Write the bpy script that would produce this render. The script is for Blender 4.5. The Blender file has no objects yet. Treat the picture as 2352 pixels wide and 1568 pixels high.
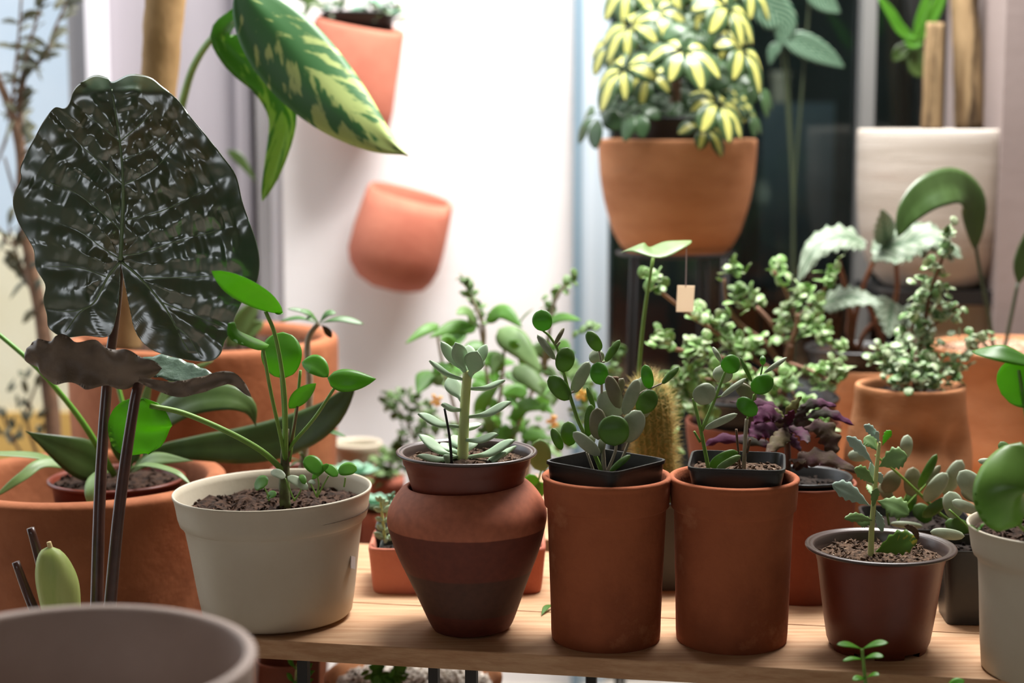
import bpy, math, random
from mathutils import Vector, Matrix, noise
R = random.Random(7)
scene = bpy.context.scene
COL = scene.collection
pi = math.pi

# ------------------------------------------------------------------ camera
FPX = 3900.0
PITCH = math.radians(7.36)
CAMZ = 0.529
CAM = Vector((0, 0, CAMZ))
FW = Vector((0, math.cos(PITCH), -math.sin(PITCH)))
UP = Vector((0, math.sin(PITCH), math.cos(PITCH)))
cd = bpy.data.cameras.new('camera')
cam = bpy.data.objects.new('camera', cd)
COL.objects.link(cam)
cam.location = CAM
cam.rotation_euler = (pi / 2 - PITCH, 0, 0)
cd.sensor_width = 36.0
cd.lens = FPX / 2352 * 36
cd.clip_start = 0.05
cd.dof.use_dof = True
cd.dof.focus_distance = 1.74
cd.dof.aperture_fstop = 2.9
scene.camera = cam

# ------------------------------------------------------------------ sky, daylight, exposure
w = bpy.data.worlds.new('sky')
scene.world = w
w.use_nodes = True
bg = w.node_tree.nodes['Background']
bg.inputs[0].default_value = (0.90, 0.95, 1.0, 1)
bg.inputs[1].default_value = 2.2


def area(name, loc, target, sx, sy, power, col=(1, 1, 1)):
    l = bpy.data.lights.new(name, 'AREA')
    l.shape = 'RECTANGLE'
    l.size = sx
    l.size_y = sy
    l.energy = power
    l.color = col
    o = bpy.data.objects.new(name, l)
    COL.objects.link(o)
    o.location = loc
    o.rotation_euler = (Vector(target) - Vector(loc)).to_track_quat('-Z', 'Y').to_euler()
    return o


area('skylight', (0.42, 2.4, 1.75), (0.36, 2.5, 0), 1.15, 0.75, 88, (1.0, 0.97, 0.94))
vs = scene.view_settings
vs.view_transform = 'Standard'
vs.look = 'None'
vs.gamma = 1
vs.use_curve_mapping = False
vs.exposure = 0.25


# ------------------------------------------------------------------ measuring the photograph
def ray(px, py):
    return FW + Vector((1, 0, 0)) * ((px - 1176) / FPX) + UP * ((784 - py) / FPX)


def U(px, py, Y):
    d = ray(px, py)
    return CAM + d * (Y / d.y)


def SZ(px, py, z=0.0):
    d = ray(px, py)
    return CAM + d * ((z - CAMZ) / d.z)


def dep(p):
    return (Vector(p) - CAM).dot(FW)


def mpp(p):
    return dep(p) / FPX


def base_from_front(px, py, half, z=0.0):
    """centre of a round base standing on height z whose nearest point shows at px, py"""
    f = SZ(px, py, z)
    r = half * mpp(f)
    for _ in range(4):
        c = Vector((f.x * (f.y + r) / f.y, f.y + r, z))
        r = half * mpp(c)
    return c, r


# ------------------------------------------------------------------ materials
def lin(c):
    out = []
    for v in c[:3]:
        v = v / 255.0
        out.append(v / 12.92 if v <= 0.04045 else ((v + 0.055) / 1.055) ** 2.4)
    return (out[0], out[1], out[2], 1.0)


MATS = {}


def nodes_of(name):
    m = bpy.data.materials.new(name)
    m.use_nodes = True
    return m, m.node_tree.nodes, m.node_tree.links, m.node_tree.nodes['Principled BSDF']


def mat(name, c1, c2=None, scale=8.0, rough=0.8, bump=0.0, bscale=80.0, spec=0.5, trans=0.0, tcol=None,
        stretch=(1, 1, 1), lo=0.4, hi=0.62, c3=None, s3=30.0, lo3=.6, hi3=.72, vary=0.0, coat=0.0, metal=0.0):
    m, N, L, b = nodes_of(name)
    MATS[name] = m
    b.inputs['Roughness'].default_value = rough
    b.inputs['Specular IOR Level'].default_value = spec
    b.inputs['Coat Weight'].default_value = coat
    b.inputs['Metallic'].default_value = metal
    tc = N.new('ShaderNodeTexCoord')
    mp = N.new('ShaderNodeMapping')
    mp.inputs['Scale'].default_value = stretch
    L.new(tc.outputs['Object'], mp.inputs['Vector'])
    col = N.new('ShaderNodeRGB')
    col.outputs[0].default_value = lin(c1)
    out = col.outputs[0]

    def layer(out, c, sc, lo, hi):
        n = N.new('ShaderNodeTexNoise')
        n.inputs['Scale'].default_value = sc
        n.inputs['Detail'].default_value = 8
        n.inputs['Roughness'].default_value = .62
        L.new(mp.outputs[0], n.inputs['Vector'])
        r = N.new('ShaderNodeMapRange')
        r.inputs['From Min'].default_value = lo
        r.inputs['From Max'].default_value = hi
        L.new(n.outputs['Fac'], r.inputs['Value'])
        x = N.new('ShaderNodeMix')
        x.data_type = 'RGBA'
        x.inputs[7].default_value = lin(c)
        L.new(r.outputs[0], x.inputs[0])
        L.new(out, x.inputs[6])
        return x.outputs[2]
    if c2:
        out = layer(out, c2, scale, lo, hi)
    if c3:
        out = layer(out, c3, s3, lo3, hi3)
    if vary:
        oi = N.new('ShaderNodeObjectInfo')
        mr = N.new('ShaderNodeMapRange')
        mr.inputs['To Min'].default_value = 1 - vary
        mr.inputs['To Max'].default_value = 1 + vary
        L.new(oi.outputs['Random'], mr.inputs['Value'])
        hs = N.new('ShaderNodeHueSaturation')
        L.new(mr.outputs[0], hs.inputs['Value'])
        L.new(out, hs.inputs['Color'])
        out = hs.outputs[0]
    L.new(out, b.inputs['Base Color'])
    if bump:
        n = N.new('ShaderNodeTexNoise')
        n.inputs['Scale'].default_value = bscale
        n.inputs['Detail'].default_value = 6
        L.new(mp.outputs[0], n.inputs['Vector'])
        bp = N.new('ShaderNodeBump')
        bp.inputs['Strength'].default_value = bump
        bp.inputs['Distance'].default_value = 0.004
        L.new(n.outputs['Fac'], bp.inputs['Height'])
        L.new(bp.outputs[0], b.inputs['Normal'])
    if trans:
        translucent(m, out, trans, tcol)
    return m


def translucent(m, colsock, fac, tcol=None):
    N, L = m.node_tree.nodes, m.node_tree.links
    b = N['Principled BSDF']
    t = N.new('ShaderNodeBsdfTranslucent')
    if tcol:
        t.inputs['Color'].default_value = lin(tcol)
    else:
        L.new(colsock, t.inputs['Color'])
    mx = N.new('ShaderNodeMixShader')
    mx.inputs[0].default_value = fac
    L.new(b.outputs[0], mx.inputs[1])
    L.new(t.outputs[0], mx.inputs[2])
    L.new(mx.outputs[0], N['Material Output'].inputs[0])


def uvmat(name, edge, mid, kind='centre', rough=.45, trans=.2, amount=.5, nscale=6.0, spec=.5, freq=9.0):
    """leaf patterns laid out along the leaf's own length (u) and width (v)"""
    m, N, L, b = nodes_of(name)
    MATS[name] = m
    b.inputs['Roughness'].default_value = rough
    b.inputs['Specular IOR Level'].default_value = spec
    uv = N.new('ShaderNodeUVMap')
    sep = N.new('ShaderNodeSeparateXYZ')
    L.new(uv.outputs[0], sep.inputs[0])

    def math_(op, a, bb, clamp=False):
        x = N.new('ShaderNodeMath')
        x.operation = op
        x.use_clamp = clamp
        for i, v in enumerate((a, bb)):
            if v is None:
                continue
            if isinstance(v, (int, float)):
                x.inputs[i].default_value = v
            else:
                L.new(v, x.inputs[i])
        return x.outputs[0]
    av = math_('ABSOLUTE', math_('SUBTRACT', sep.outputs[1], .5), None)
    nz = N.new('ShaderNodeTexNoise')
    nz.inputs['Scale'].default_value = nscale
    nz.inputs['Detail'].default_value = 6
    mp = N.new('ShaderNodeMapping')
    L.new(mp.outputs[0], nz.inputs['Vector'])
    oi = N.new('ShaderNodeObjectInfo')
    if kind == 'splash':
        # long streaks running from the midrib to the edge
        cx = N.new('ShaderNodeCombineXYZ')
        L.new(math_('ADD', math_('MULTIPLY', sep.outputs[0], 5.0), math_('MULTIPLY', av, -1.6)), cx.inputs[0])
        L.new(math_('MULTIPLY', sep.outputs[1], 1.1), cx.inputs[1])
        L.new(cx.outputs[0], mp.inputs['Vector'])
        s = math_('ADD', nz.outputs['Fac'], math_('MULTIPLY', math_('SUBTRACT', sep.outputs[0], .5), .28))
        f = math_('MULTIPLY', math_('SUBTRACT', s, amount), 14.0, True)
    elif kind == 'stripe':
        L.new(uv.outputs[0], mp.inputs['Vector'])
        s = math_('SINE', math_('MULTIPLY', math_('SUBTRACT', sep.outputs[0], math_('MULTIPLY', av, .9)), freq * 6.283), None)
        f = math_('MULTIPLY', math_('ADD', s, amount), 3.0, True)
    elif kind == 'veins':
        L.new(uv.outputs[0], mp.inputs['Vector'])
        s = math_('ABSOLUTE', math_('SINE', math_('MULTIPLY', math_('SUBTRACT', sep.outputs[0], math_('MULTIPLY', av, .6)), freq * 3.1416), None), None)
        s = math_('MULTIPLY', math_('ADD', s, math_('SUBTRACT', nz.outputs['Fac'], .5)), 1.6, True)
        f = math_('MULTIPLY', s, math_('MULTIPLY', av, 9.0, True))
    else:
        L.new(uv.outputs[0], mp.inputs['Vector'])
        s = math_('SUBTRACT', math_('ADD', amount, math_('MULTIPLY', math_('SUBTRACT', nz.outputs['Fac'], .5), .9)), math_('MULTIPLY', av, 1.35))
        f = math_('MULTIPLY', s, 8.0, True)
    x = N.new('ShaderNodeMix')
    x.data_type = 'RGBA'
    x.inputs[6].default_value = lin(edge)
    x.inputs[7].default_value = lin(mid)
    L.new(f, x.inputs[0])
    L.new(x.outputs[2], b.inputs['Base Color'])
    if trans:
        translucent(m, x.outputs[2], trans)
    return m


TERRA = mat('terracotta', (164, 92, 58), (134, 72, 44), 7, .85, .25, 120, .3, c3=(206, 138, 98), s3=14, lo3=.58, hi3=.8)
TERRA_WALL = mat('terracotta_salmon', (184, 114, 92), (172, 100, 80), 9, .85, .25, 160, .3)
TERRA_PALE = mat('terracotta_tan', (190, 134, 94), (168, 112, 74), 6, .85, .25, 120, .3, stretch=(1, 1, 3), c3=(160, 124, 100), s3=5, lo3=.58, hi3=.75)
TERRA_RED = mat('terracotta_red', (134, 76, 54), (116, 62, 44), 7, .8, .2, 120, .3)
TERRA_BIG = mat('terracotta_planter', (170, 104, 68), (142, 82, 50), 6, .82, .25, 90, .3, c3=(214, 150, 110), s3=9, lo3=.6, hi3=.85)
PLASTIC_BLACK = mat('black_plastic', (26, 26, 27), (34, 33, 32), 20, .38, .05, 200, .5)
PLASTIC_BROWN = mat('brown_plastic', (112, 48, 30), (98, 40, 24), 9, .42, .05, 150, .5)
PLASTIC_RIM = mat('dark_rim_plastic', (62, 50, 46), (74, 62, 58), 12, .3, 0, 100, .6)
PLASTIC_CREAM = mat('cream_plastic', (190, 180, 160), (182, 170, 148), 6, .5, .05, 200, .4, c3=(164, 150, 128), s3=3, lo3=.62, hi3=.85)
PLASTIC_GREY = mat('dark_grey_plastic', (58, 64, 62), (66, 70, 68), 9, .5, .05, 200, .4)
SOIL = mat('soil', (70, 50, 38), (34, 24, 18), 120, .95, .6, 300, .2, c3=(150, 116, 86), s3=260, lo3=.66, hi3=.72)
SOIL_BLACK = mat('dark_soil', (44, 34, 28), (22, 17, 14), 120, .95, .6, 300, .2, c3=(120, 96, 76), s3=240, lo3=.68, hi3=.74)
GRIT = mat('gritty_soil', (98, 76, 60), (48, 36, 28), 160, .95, .7, 300, .2, c3=(196, 178, 156), s3=300, lo3=.62, hi3=.68)
GRAVEL_W = mat('white_gravel', (226, 218, 206), (150, 140, 130), 90, .8, .3, 200, .3, c3=(60, 60, 62), s3=70, lo3=.6, hi3=.64)
WOOD = mat('pine_plank', (196, 158, 122), (176, 134, 98), 14, .7, .2, 60, .3, stretch=(.6, 9, 9), c3=(118, 94, 72), s3=18, lo3=.66, hi3=.8)
STEEL = mat('black_steel', (22, 22, 22), None, rough=.5)
WHITE_WALL = mat('white_plaster', (238, 236, 236), (232, 229, 228), 3, .9, .1, 60, .2)
LILAC_WALL = mat('lilac_paint', (170, 164, 170), (162, 156, 162), 2, .7, .05, 60, .3, stretch=(6, 6, .4))
CREAM_GLOW = mat('cream_glass_glow', (216, 212, 188), (206, 200, 170), 3, .8)  # cream paints in the daylight glow of frosted glass
AMBER_GLOW = mat('amber_glass_glow', (196, 160, 88), (180, 142, 70), 4, .7)  # amber paints in sunlit ground behind the frosted glass
GREY_TRIM = mat('grey_trim', (140, 138, 140), None, rough=.6)
WHITE_TRIM = mat('white_trim', (222, 220, 226), None, rough=.5)
BLUE_SKY_TRIM = mat('aluminium_sky_trim', (206, 214, 220), (176, 190, 200), 1.5, .35, stretch=(24, 14, .3))  # pale blue streaks paint the sky's reflection onto the frame
PILLAR = mat('pinkish_plaster', (146, 132, 128), (138, 124, 120), 3, .8, .1, 60)
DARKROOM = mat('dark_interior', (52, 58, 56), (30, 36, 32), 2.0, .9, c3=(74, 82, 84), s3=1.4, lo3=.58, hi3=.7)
FLOORM = mat('concrete_floor', (190, 182, 172), (170, 162, 152), 3, .85, .1, 50)
VASE_GREY = mat('mauve_ceramic', (164, 146, 136), (150, 132, 122), 5, .6, .05, 80, .4)
CERAMIC_W = mat('whitewashed_ceramic', (196, 188, 178), (172, 162, 150), 3, .8, .25, 40, .3, stretch=(.4, .4, 9), c3=(150, 126, 112), s3=5, lo3=.55, hi3=.75)
PAPER = mat('paper_tag', (240, 226, 208), None, rough=.8, trans=.75)
STRING = mat('cotton_string', (190, 170, 170), None, rough=.8)

GREEN = mat('leaf_green', (90, 136, 50), (78, 120, 42), 30, .42, trans=.45, tcol=(136, 192, 48), vary=.12)
PILEA = mat('pilea_leaf', (90, 144, 46), (78, 132, 38), 40, .38, trans=.5, tcol=(142, 204, 56), vary=.08)
PETIOLE = mat('green_petiole', (116, 152, 62), (100, 138, 54), 20, .45, trans=.1)
BROWNSTEM = mat('brown_stem', (112, 84, 62), (92, 68, 50), 40, .8, .3, 160)
WOODY = mat('trunk_bark', (158, 128, 88), (132, 104, 68), 9, .85, .5, 60, .2, stretch=(1, 1, .5))
BARK = mat('yucca_bark', (156, 132, 98), (104, 82, 56), 26, .9, .8, 60, .2, stretch=(1, 1, .12), c3=(60, 46, 32), s3=34, lo3=.5, hi3=.6)
GREYSTEM = mat('grey_stem', (158, 148, 128), (136, 126, 104), 30, .7, .2, 160)
STRAP = mat('strap_leaf', (76, 98, 48), (60, 82, 38), 14, .35, trans=.2, vary=.15)
STRAP_PALE = mat('pale_strap_leaf', (132, 158, 98), (114, 144, 80), 12, .4, trans=.25, vary=.1)
HOYA = mat('hoya_green', (84, 112, 54), (72, 100, 46), 30, .42, trans=.4, tcol=(122, 160, 56), vary=.1)
HOYA_BRIGHT = mat('hoya_bright_green', (80, 128, 48), (70, 116, 40), 30, .42, trans=.45, tcol=(114, 174, 52), vary=.08)
HOYA_GREY = mat('hoya_grey', (166, 176, 150), (148, 160, 134), 50, .5, trans=.15, tcol=(150, 170, 110), vary=.08)
HOYA_OLIVE = mat('hoya_olive', (122, 118, 88), (108, 106, 76), 40, .5, trans=.12, vary=.08)
SUCC = mat('succulent_leaf', (170, 192, 160), (150, 178, 146), 18, .5, trans=.12, tcol=(170, 200, 120), vary=.07, c3=(170, 190, 150), s3=8, lo3=.55, hi3=.75)
SUCC_STEM = mat('succulent_stem', (192, 202, 140), (200, 204, 130), 20, .5, trans=.15)
KAL = mat('kalanchoe_leaf', (124, 156, 92), (112, 146, 84), 20, .5, trans=.15, vary=.1)
KAL_SILVER = mat('kalanchoe_silver_leaf', (168, 190, 176), (152, 176, 160), 20, .5, trans=.1)
KAL_YELLOW = uvmat('kalanchoe_yellowing_leaf', (96, 140, 44), (190, 176, 50), 'splash', .5, .2, .62, 2.0)
DEADLEAF = mat('dead_leaf', (92, 66, 42), (70, 48, 30), 60, .8, .3, 120)
ALOC = mat('elephant_ear_leaf', (52, 84, 58), (60, 80, 46), 16, .3, .04, 120, 1.0, coat=1.0, stretch=(1, 1, 1), c3=(100, 92, 44), s3=11, lo3=.54, hi3=.7)
ALOC_VEIN = mat('elephant_ear_vein', (122, 144, 104), (104, 126, 86), 20, .35)
ALOC_UNDER = mat('elephant_ear_underside', (124, 108, 92), (98, 84, 70), 18, .5, .3, 90, .4)
ALOC_PALE = mat('elephant_ear_upper_face', (78, 100, 80), (58, 80, 60), 16, .3, .3, 120, .7)
MAROON = mat('maroon_petiole', (74, 44, 36), (56, 32, 26), 30, .3, .05, 80, .6)
SPATHE = mat('pale_spathe', (182, 192, 116), (160, 180, 92), 10, .5, trans=.15, stretch=(4, 4, .6))
CREAMTIP = mat('cream_spadix', (220, 196, 140), None, rough=.6)
BANANA = uvmat('marbled_leaf', (66, 118, 64), (180, 198, 120), 'splash', .4, .12, .50, 3.4)
BANANA_L = uvmat('pale_marbled_leaf', (92, 150, 40), (160, 196, 84), 'splash', .42, .4, .5, 2.5)
SCHEFF = uvmat('umbrella_leaflet', (64, 90, 52), (202, 200, 110), 'centre', .36, .25, .33, 1.6)
SCHEFF_G = mat('umbrella_leaflet_green', (62, 92, 54), (50, 78, 44), 20, .36, trans=.2, vary=.2)
CALATHEA = uvmat('striped_leaf', (24, 66, 46), (104, 126, 104), 'stripe', .4, .1, .1, 4, freq=8)
BEGONIA = uvmat('silver_begonia_leaf', (70, 100, 68), (146, 160, 138), 'veins', .5, .2, .5, 14, freq=7)
BEG_STEM = mat('russet_stem', (134, 84, 52), (112, 62, 40), 20, .5)
PORT = mat('elephant_bush_leaf', (140, 182, 104), (196, 214, 166), 60, .4, trans=.25, vary=.1, lo=.5, hi=.56)
PORT_D = mat('variegated_bush_leaf', (106, 142, 82), (196, 210, 172), 70, .4, trans=.2, lo=.48, hi=.54)
PORT_STEM = mat('reddish_branch', (136, 98, 72), (112, 78, 58), 30, .7, .2, 120)
BUSH = mat('bush_leaf', (110, 160, 70), (94, 146, 60), 20, .42, trans=.45, tcol=(150, 200, 70), vary=.14)
BUSH_D = mat('dull_bush_leaf', (128, 160, 98), (110, 144, 82), 24, .5, trans=.35, vary=.15)
OLIVE = mat('olive_grey_leaf', (92, 92, 68), (74, 76, 54), 30, .5, trans=.15, vary=.2)
FLOWER = mat('orange_flower', (248, 214, 120), (246, 196, 120), 40, .6, trans=.3)
GYNURA = mat('purple_velvet_leaf', (72, 32, 56), (60, 58, 48), 26, .7, .2, 200, .15, c3=(108, 46, 90), s3=14, lo3=.52, hi3=.7, lo=.45, hi=.6, trans=.12, tcol=(120, 30, 90))
GYNURA_G = mat('purple_green_leaf', (120, 122, 56), (96, 100, 50), 30, .6, trans=.2)
GYNURA_D = mat('dull_velvet_leaf', (80, 70, 48), (74, 46, 54), 26, .7, .2, 200, .15, trans=.1)
GYN_STEM = mat('purple_stem', (88, 58, 52), (70, 66, 44), 20, .6)
CACTUS = mat('cactus_skin', (132, 140, 74), (104, 114, 58), 10, .7)
SPINE = mat('golden_spines', (232, 210, 140), (214, 190, 112), 20, .6, trans=.3)
ASPID = mat('long_arching_leaf', (70, 96, 50), (60, 84, 40), 10, .3, trans=.12, stretch=(6, 6, 1))
ECHEV = mat('blue_green_rosette', (140, 184, 158), (120, 168, 138), 14, .5, trans=.1)
SEEDL = mat('seedling_leaf', (96, 140, 76), (84, 126, 66), 20, .4, trans=.25, vary=.1)


ALOC.node_tree.nodes['Principled BSDF'].inputs['Coat IOR'].default_value = 2.0
ALOC.node_tree.nodes['Principled BSDF'].inputs['Coat Roughness'].default_value = .22


# ------------------------------------------------------------------ mesh kit
class MB:
    def __init__(self):
        self.v, self.f, self.uv = [], [], []

    def grid(self, rows, closed=False, uvs=None, flip=False):
        n = len(rows[0])
        o = len(self.v)
        for i, r in enumerate(rows):
            for j, p in enumerate(r):
                self.v.append(tuple(p))
                self.uv.append(uvs[i][j] if uvs else (0.0, 0.0))
        m = n if closed else n - 1
        for i in range(len(rows) - 1):
            for j in range(m):
                a, b = o + i * n + j, o + i * n + (j + 1) % n
                c, d = b + n, a + n
                self.f.append((d, c, b, a) if flip else (a, b, c, d))
        return o

    def fan(self, centre, idx, flip=False):
        c = len(self.v)
        self.v.append(tuple(centre))
        self.uv.append((.5, .5))
        for k in range(len(idx)):
            a, b = idx[k], idx[(k + 1) % len(idx)]
            self.f.append((c, b, a) if flip else (c, a, b))

    def build(self, name, m, parent=None, label=None, smooth=True, sharp=None, loc=None):
        me = bpy.data.meshes.new(name)
        o = parent
        off = Vector((0, 0, 0))
        while o is not None:
            off += o.location
            o = o.parent
        if parent is None and loc is not None:
            off = Vector(loc)
        me.from_pydata([(x - off.x, y - off.y, z - off.z) for x, y, z in self.v], [], self.f)
        if any(u != (0.0, 0.0) for u in self.uv):
            ul = me.uv_layers.new(name='UVMap')
            for lp in me.loops:
                ul.data[lp.index].uv = self.uv[lp.vertex_index]
        me.materials.append(m)
        if smooth:
            me.polygons.foreach_set('use_smooth', [True] * len(me.polygons))
        me.update()
        if sharp and smooth:
            me.set_sharp_from_angle(angle=math.radians(sharp))
        ob = bpy.data.objects.new(name, me)
        COL.objects.link(ob)
        if parent:
            ob.parent = parent
        elif loc is not None:
            ob.location = loc
        if label:
            ob['label'] = label
        return ob


def thing(name, label, cat, loc, group=None):
    o = bpy.data.objects.new(name, None)
    COL.objects.link(o)
    o.empty_display_size = .03
    o.location = loc
    o['label'] = label
    o['category'] = cat
    if group:
        o['group'] = group
    return o


def tag(o, label, cat, group=None, kind=None):
    o['label'] = label
    o['category'] = cat
    if group:
        o['group'] = group
    if kind:
        o['kind'] = kind
    return o


def struct(mb, name, m, sharp=30):
    o = mb.build(name, m, sharp=sharp)
    o['kind'] = 'structure'
    return o


def catmull(pts, n):
    pts = [Vector(p) for p in pts]
    if len(pts) == 2:
        return [pts[0].lerp(pts[1], i / (n - 1)) for i in range(n)]
    out = []
    m = len(pts) - 1
    for i in range(n):
        t = i / (n - 1) * m
        k = min(int(t), m - 1)
        t -= k
        p1, p2 = pts[k], pts[k + 1]
        p0 = pts[k - 1] if k > 0 else p1 * 2 - p2
        p3 = pts[k + 2] if k + 2 <= m else p2 * 2 - p1
        out.append(.5 * ((2 * p1) + (p2 - p0) * t + (2 * p0 - 5 * p1 + 4 * p2 - p3) * t * t + (3 * p1 - p0 - 3 * p2 + p3) * t ** 3))
    return out


def tube(mb, pts, r0, r1=None, seg=8, n=None, wob=0.0, cap=True):
    if r1 is None:
        r1 = r0
    n = n or max(2, (len(pts) - 1) * 5 + 1)
    P = catmull(pts, n)
    rows = []
    ref = None
    for i, p in enumerate(P):
        t = (P[min(i + 1, n - 1)] - P[max(i - 1, 0)]).normalized()
        if ref is None:
            ref = t.orthogonal().normalized()
        ref = (ref - t * ref.dot(t)).normalized()
        bi = t.cross(ref)
        k = i / (n - 1)
        r = r0 + (r1 - r0) * k
        row = []
        for j in range(seg):
            a = 2 * pi * j / seg
            rr = r * (1 + wob * noise.noise(Vector((p.x * 40 + j, p.y * 40, p.z * 40))))
            row.append(p + (ref * math.cos(a) + bi * math.sin(a)) * rr)
        rows.append(row)
    o = mb.grid(rows, True, flip=True)
    if cap:
        mb.fan(P[0], [o + j for j in range(seg)])
        e = o + (n - 1) * seg
        mb.fan(P[-1], [e + j for j in range(seg)], True)


def box(mb, x0, x1, y0, y1, z0, z1, M=None):
    c = [Vector((x, y, z)) for z in (z0, z1) for y in (y0, y1) for x in (x0, x1)]
    if M:
        c = [M @ p for p in c]
    o = len(mb.v)
    for p in c:
        mb.v.append(tuple(p))
        mb.uv.append((0.0, 0.0))
    for f in ((0, 2, 3, 1), (4, 5, 7, 6), (0, 1, 5, 4), (2, 6, 7, 3), (0, 4, 6, 2), (1, 3, 7, 5)):
        mb.f.append(tuple(o + k for k in f))


def circ(a, sq=0, ang=0.0, sx=1.0, sy=1.0):
    """unit outline: a circle, or a rounded square of exponent sq turned by ang"""
    c, s = math.cos(a), math.sin(a)
    if sq:
        k = (abs(c) ** sq + abs(s) ** sq) ** (-1 / sq)
        c, s = c * k, s * k
    c *= sx
    s *= sy
    ca, sa = math.cos(ang), math.sin(ang)
    return c * ca - s * sa, c * sa + s * ca


def lathe(mb, prof, c, seg=72, sq=0, ang=0.0, sx=1.0, sy=1.0, cap0=True, cap1=False, wob=0.0, wf=3.0, tilt=None):
    c = Vector(c)
    rows = []
    for r, z in prof:
        row = []
        for j in range(seg):
            a = 2 * pi * j / seg
            if sq:   # crowd samples into the corners
                a = a + .17 * math.sin(4 * a) * -1
            x, y = circ(a, sq, ang, sx, sy)
            k = 1 + (wob * noise.noise(Vector((math.cos(a) * wf, math.sin(a) * wf, z * 18 + c.x * 9))) if wob else 0)
            p = Vector((x * r * k, y * r * k, z))
            if tilt:
                p = tilt @ p
            row.append(c + p)
        rows.append(row)
    o = mb.grid(rows, True)
    if cap0:
        z0 = Vector((0, 0, prof[0][1]))
        mb.fan(c + (tilt @ z0 if tilt else z0), [o + j for j in range(seg)], True)
    if cap1:
        e = o + (len(prof) - 1) * seg
        z1 = Vector((0, 0, prof[-1][1]))
        mb.fan(c + (tilt @ z1 if tilt else z1), [e + j for j in range(seg)])


def rounded(prof, k=3):
    """soften a profile: cut every corner k times (Chaikin) keeping the ends"""
    for _ in range(k):
        q = [prof[0]]
        for a, b in zip(prof, prof[1:]):
            q.append((a[0] * .75 + b[0] * .25, a[1] * .75 + b[1] * .25))
            q.append((a[0] * .25 + b[0] * .75, a[1] * .25 + b[1] * .75))
        q.append(prof[-1])
        prof = q
    return prof


def soil(parent, c, r, m, amp=.004, chips=120, sq=0, ang=0.0, sx=1.0, sy=1.0, name='soil', chip=.0035, label=None, seed=1, tilt=None):
    mb = MB()
    c = Vector(c)
    rr = random.Random(seed)
    rows = []
    nr, ns = 12, 48
    for i in range(1, nr + 1):
        row = []
        for j in range(ns):
            x, y = circ(2 * pi * j / ns, sq, ang, sx, sy)
            p = Vector((x * r * i / nr, y * r * i / nr, 0))
            p.z = amp * (noise.fractal(Vector((p.x * 55 + seed, p.y * 55, seed * 3.1)), 1, 2, 4)) if i < nr else -amp * .3
            row.append(c + (tilt @ p if tilt else p))
        rows.append(row)
    o = mb.grid(rows, True, flip=False)
    mb.fan(c, [o + j for j in range(ns)], False)
    for _ in range(chips):
        a, q = rr.uniform(0, 2 * pi), math.sqrt(rr.random()) * .95
        x, y = circ(a, sq, ang, sx, sy)
        p = Vector((x * r * q, y * r * q, 0))
        p = c + (tilt @ p if tilt else p)
        s = chip * rr.uniform(.35, 1.2)
        ax = Vector((rr.uniform(-1, 1), rr.uniform(-1, 1), rr.uniform(-.5, .8))).normalized()
        b1 = ax.orthogonal().normalized()
        b2 = ax.cross(b1)
        o = len(mb.v)
        for q in (ax * s * 1.6, b1 * s * .7, b2 * s * .7, -b1 * s * .7, -b2 * s * .6, -ax * s):
            mb.v.append(tuple(p + q * rr.uniform(.7, 1.2) + Vector((0, 0, s * .3))))
            mb.uv.append((0.0, 0.0))
        for f in ((0, 1, 2), (0, 2, 3), (0, 3, 4), (0, 4, 1), (5, 2, 1), (5, 3, 2), (5, 4, 3), (5, 1, 4)):
            mb.f.append(tuple(o + k for k in f))
    return mb.build(name, m, parent, label, smooth=False)


def wfun(shape, t):
    if shape == 'round':
        return math.sqrt(max(0, 1 - (2 * t - 1) ** 2))
    if shape == 'oval':
        return max(0, math.sin(pi * t)) ** .72
    if shape == 'disc':
        return max(0, 1 - abs(2 * t - 1) ** 2.3) ** .52
    if shape == 'ovate':
        return max(0, math.sin(pi * t ** .65)) ** .85
    if shape == 'obovate':
        return max(0, math.sin(pi * t ** 1.5)) ** .75
    if shape == 'lance':
        return max(0, math.sin(pi * t ** .85)) ** 1.15
    if shape == 'strap':
        return min(1, .35 + t * 2.2) * max(0, 1 - t ** 4) ** .7
    if shape == 'spoon':
        q = max(0, (t - .12) / .88)
        return max(.30 * (1 - t) ** .5, max(0, math.sin(pi * q ** 1.55)) ** .75)
    return 1


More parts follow.
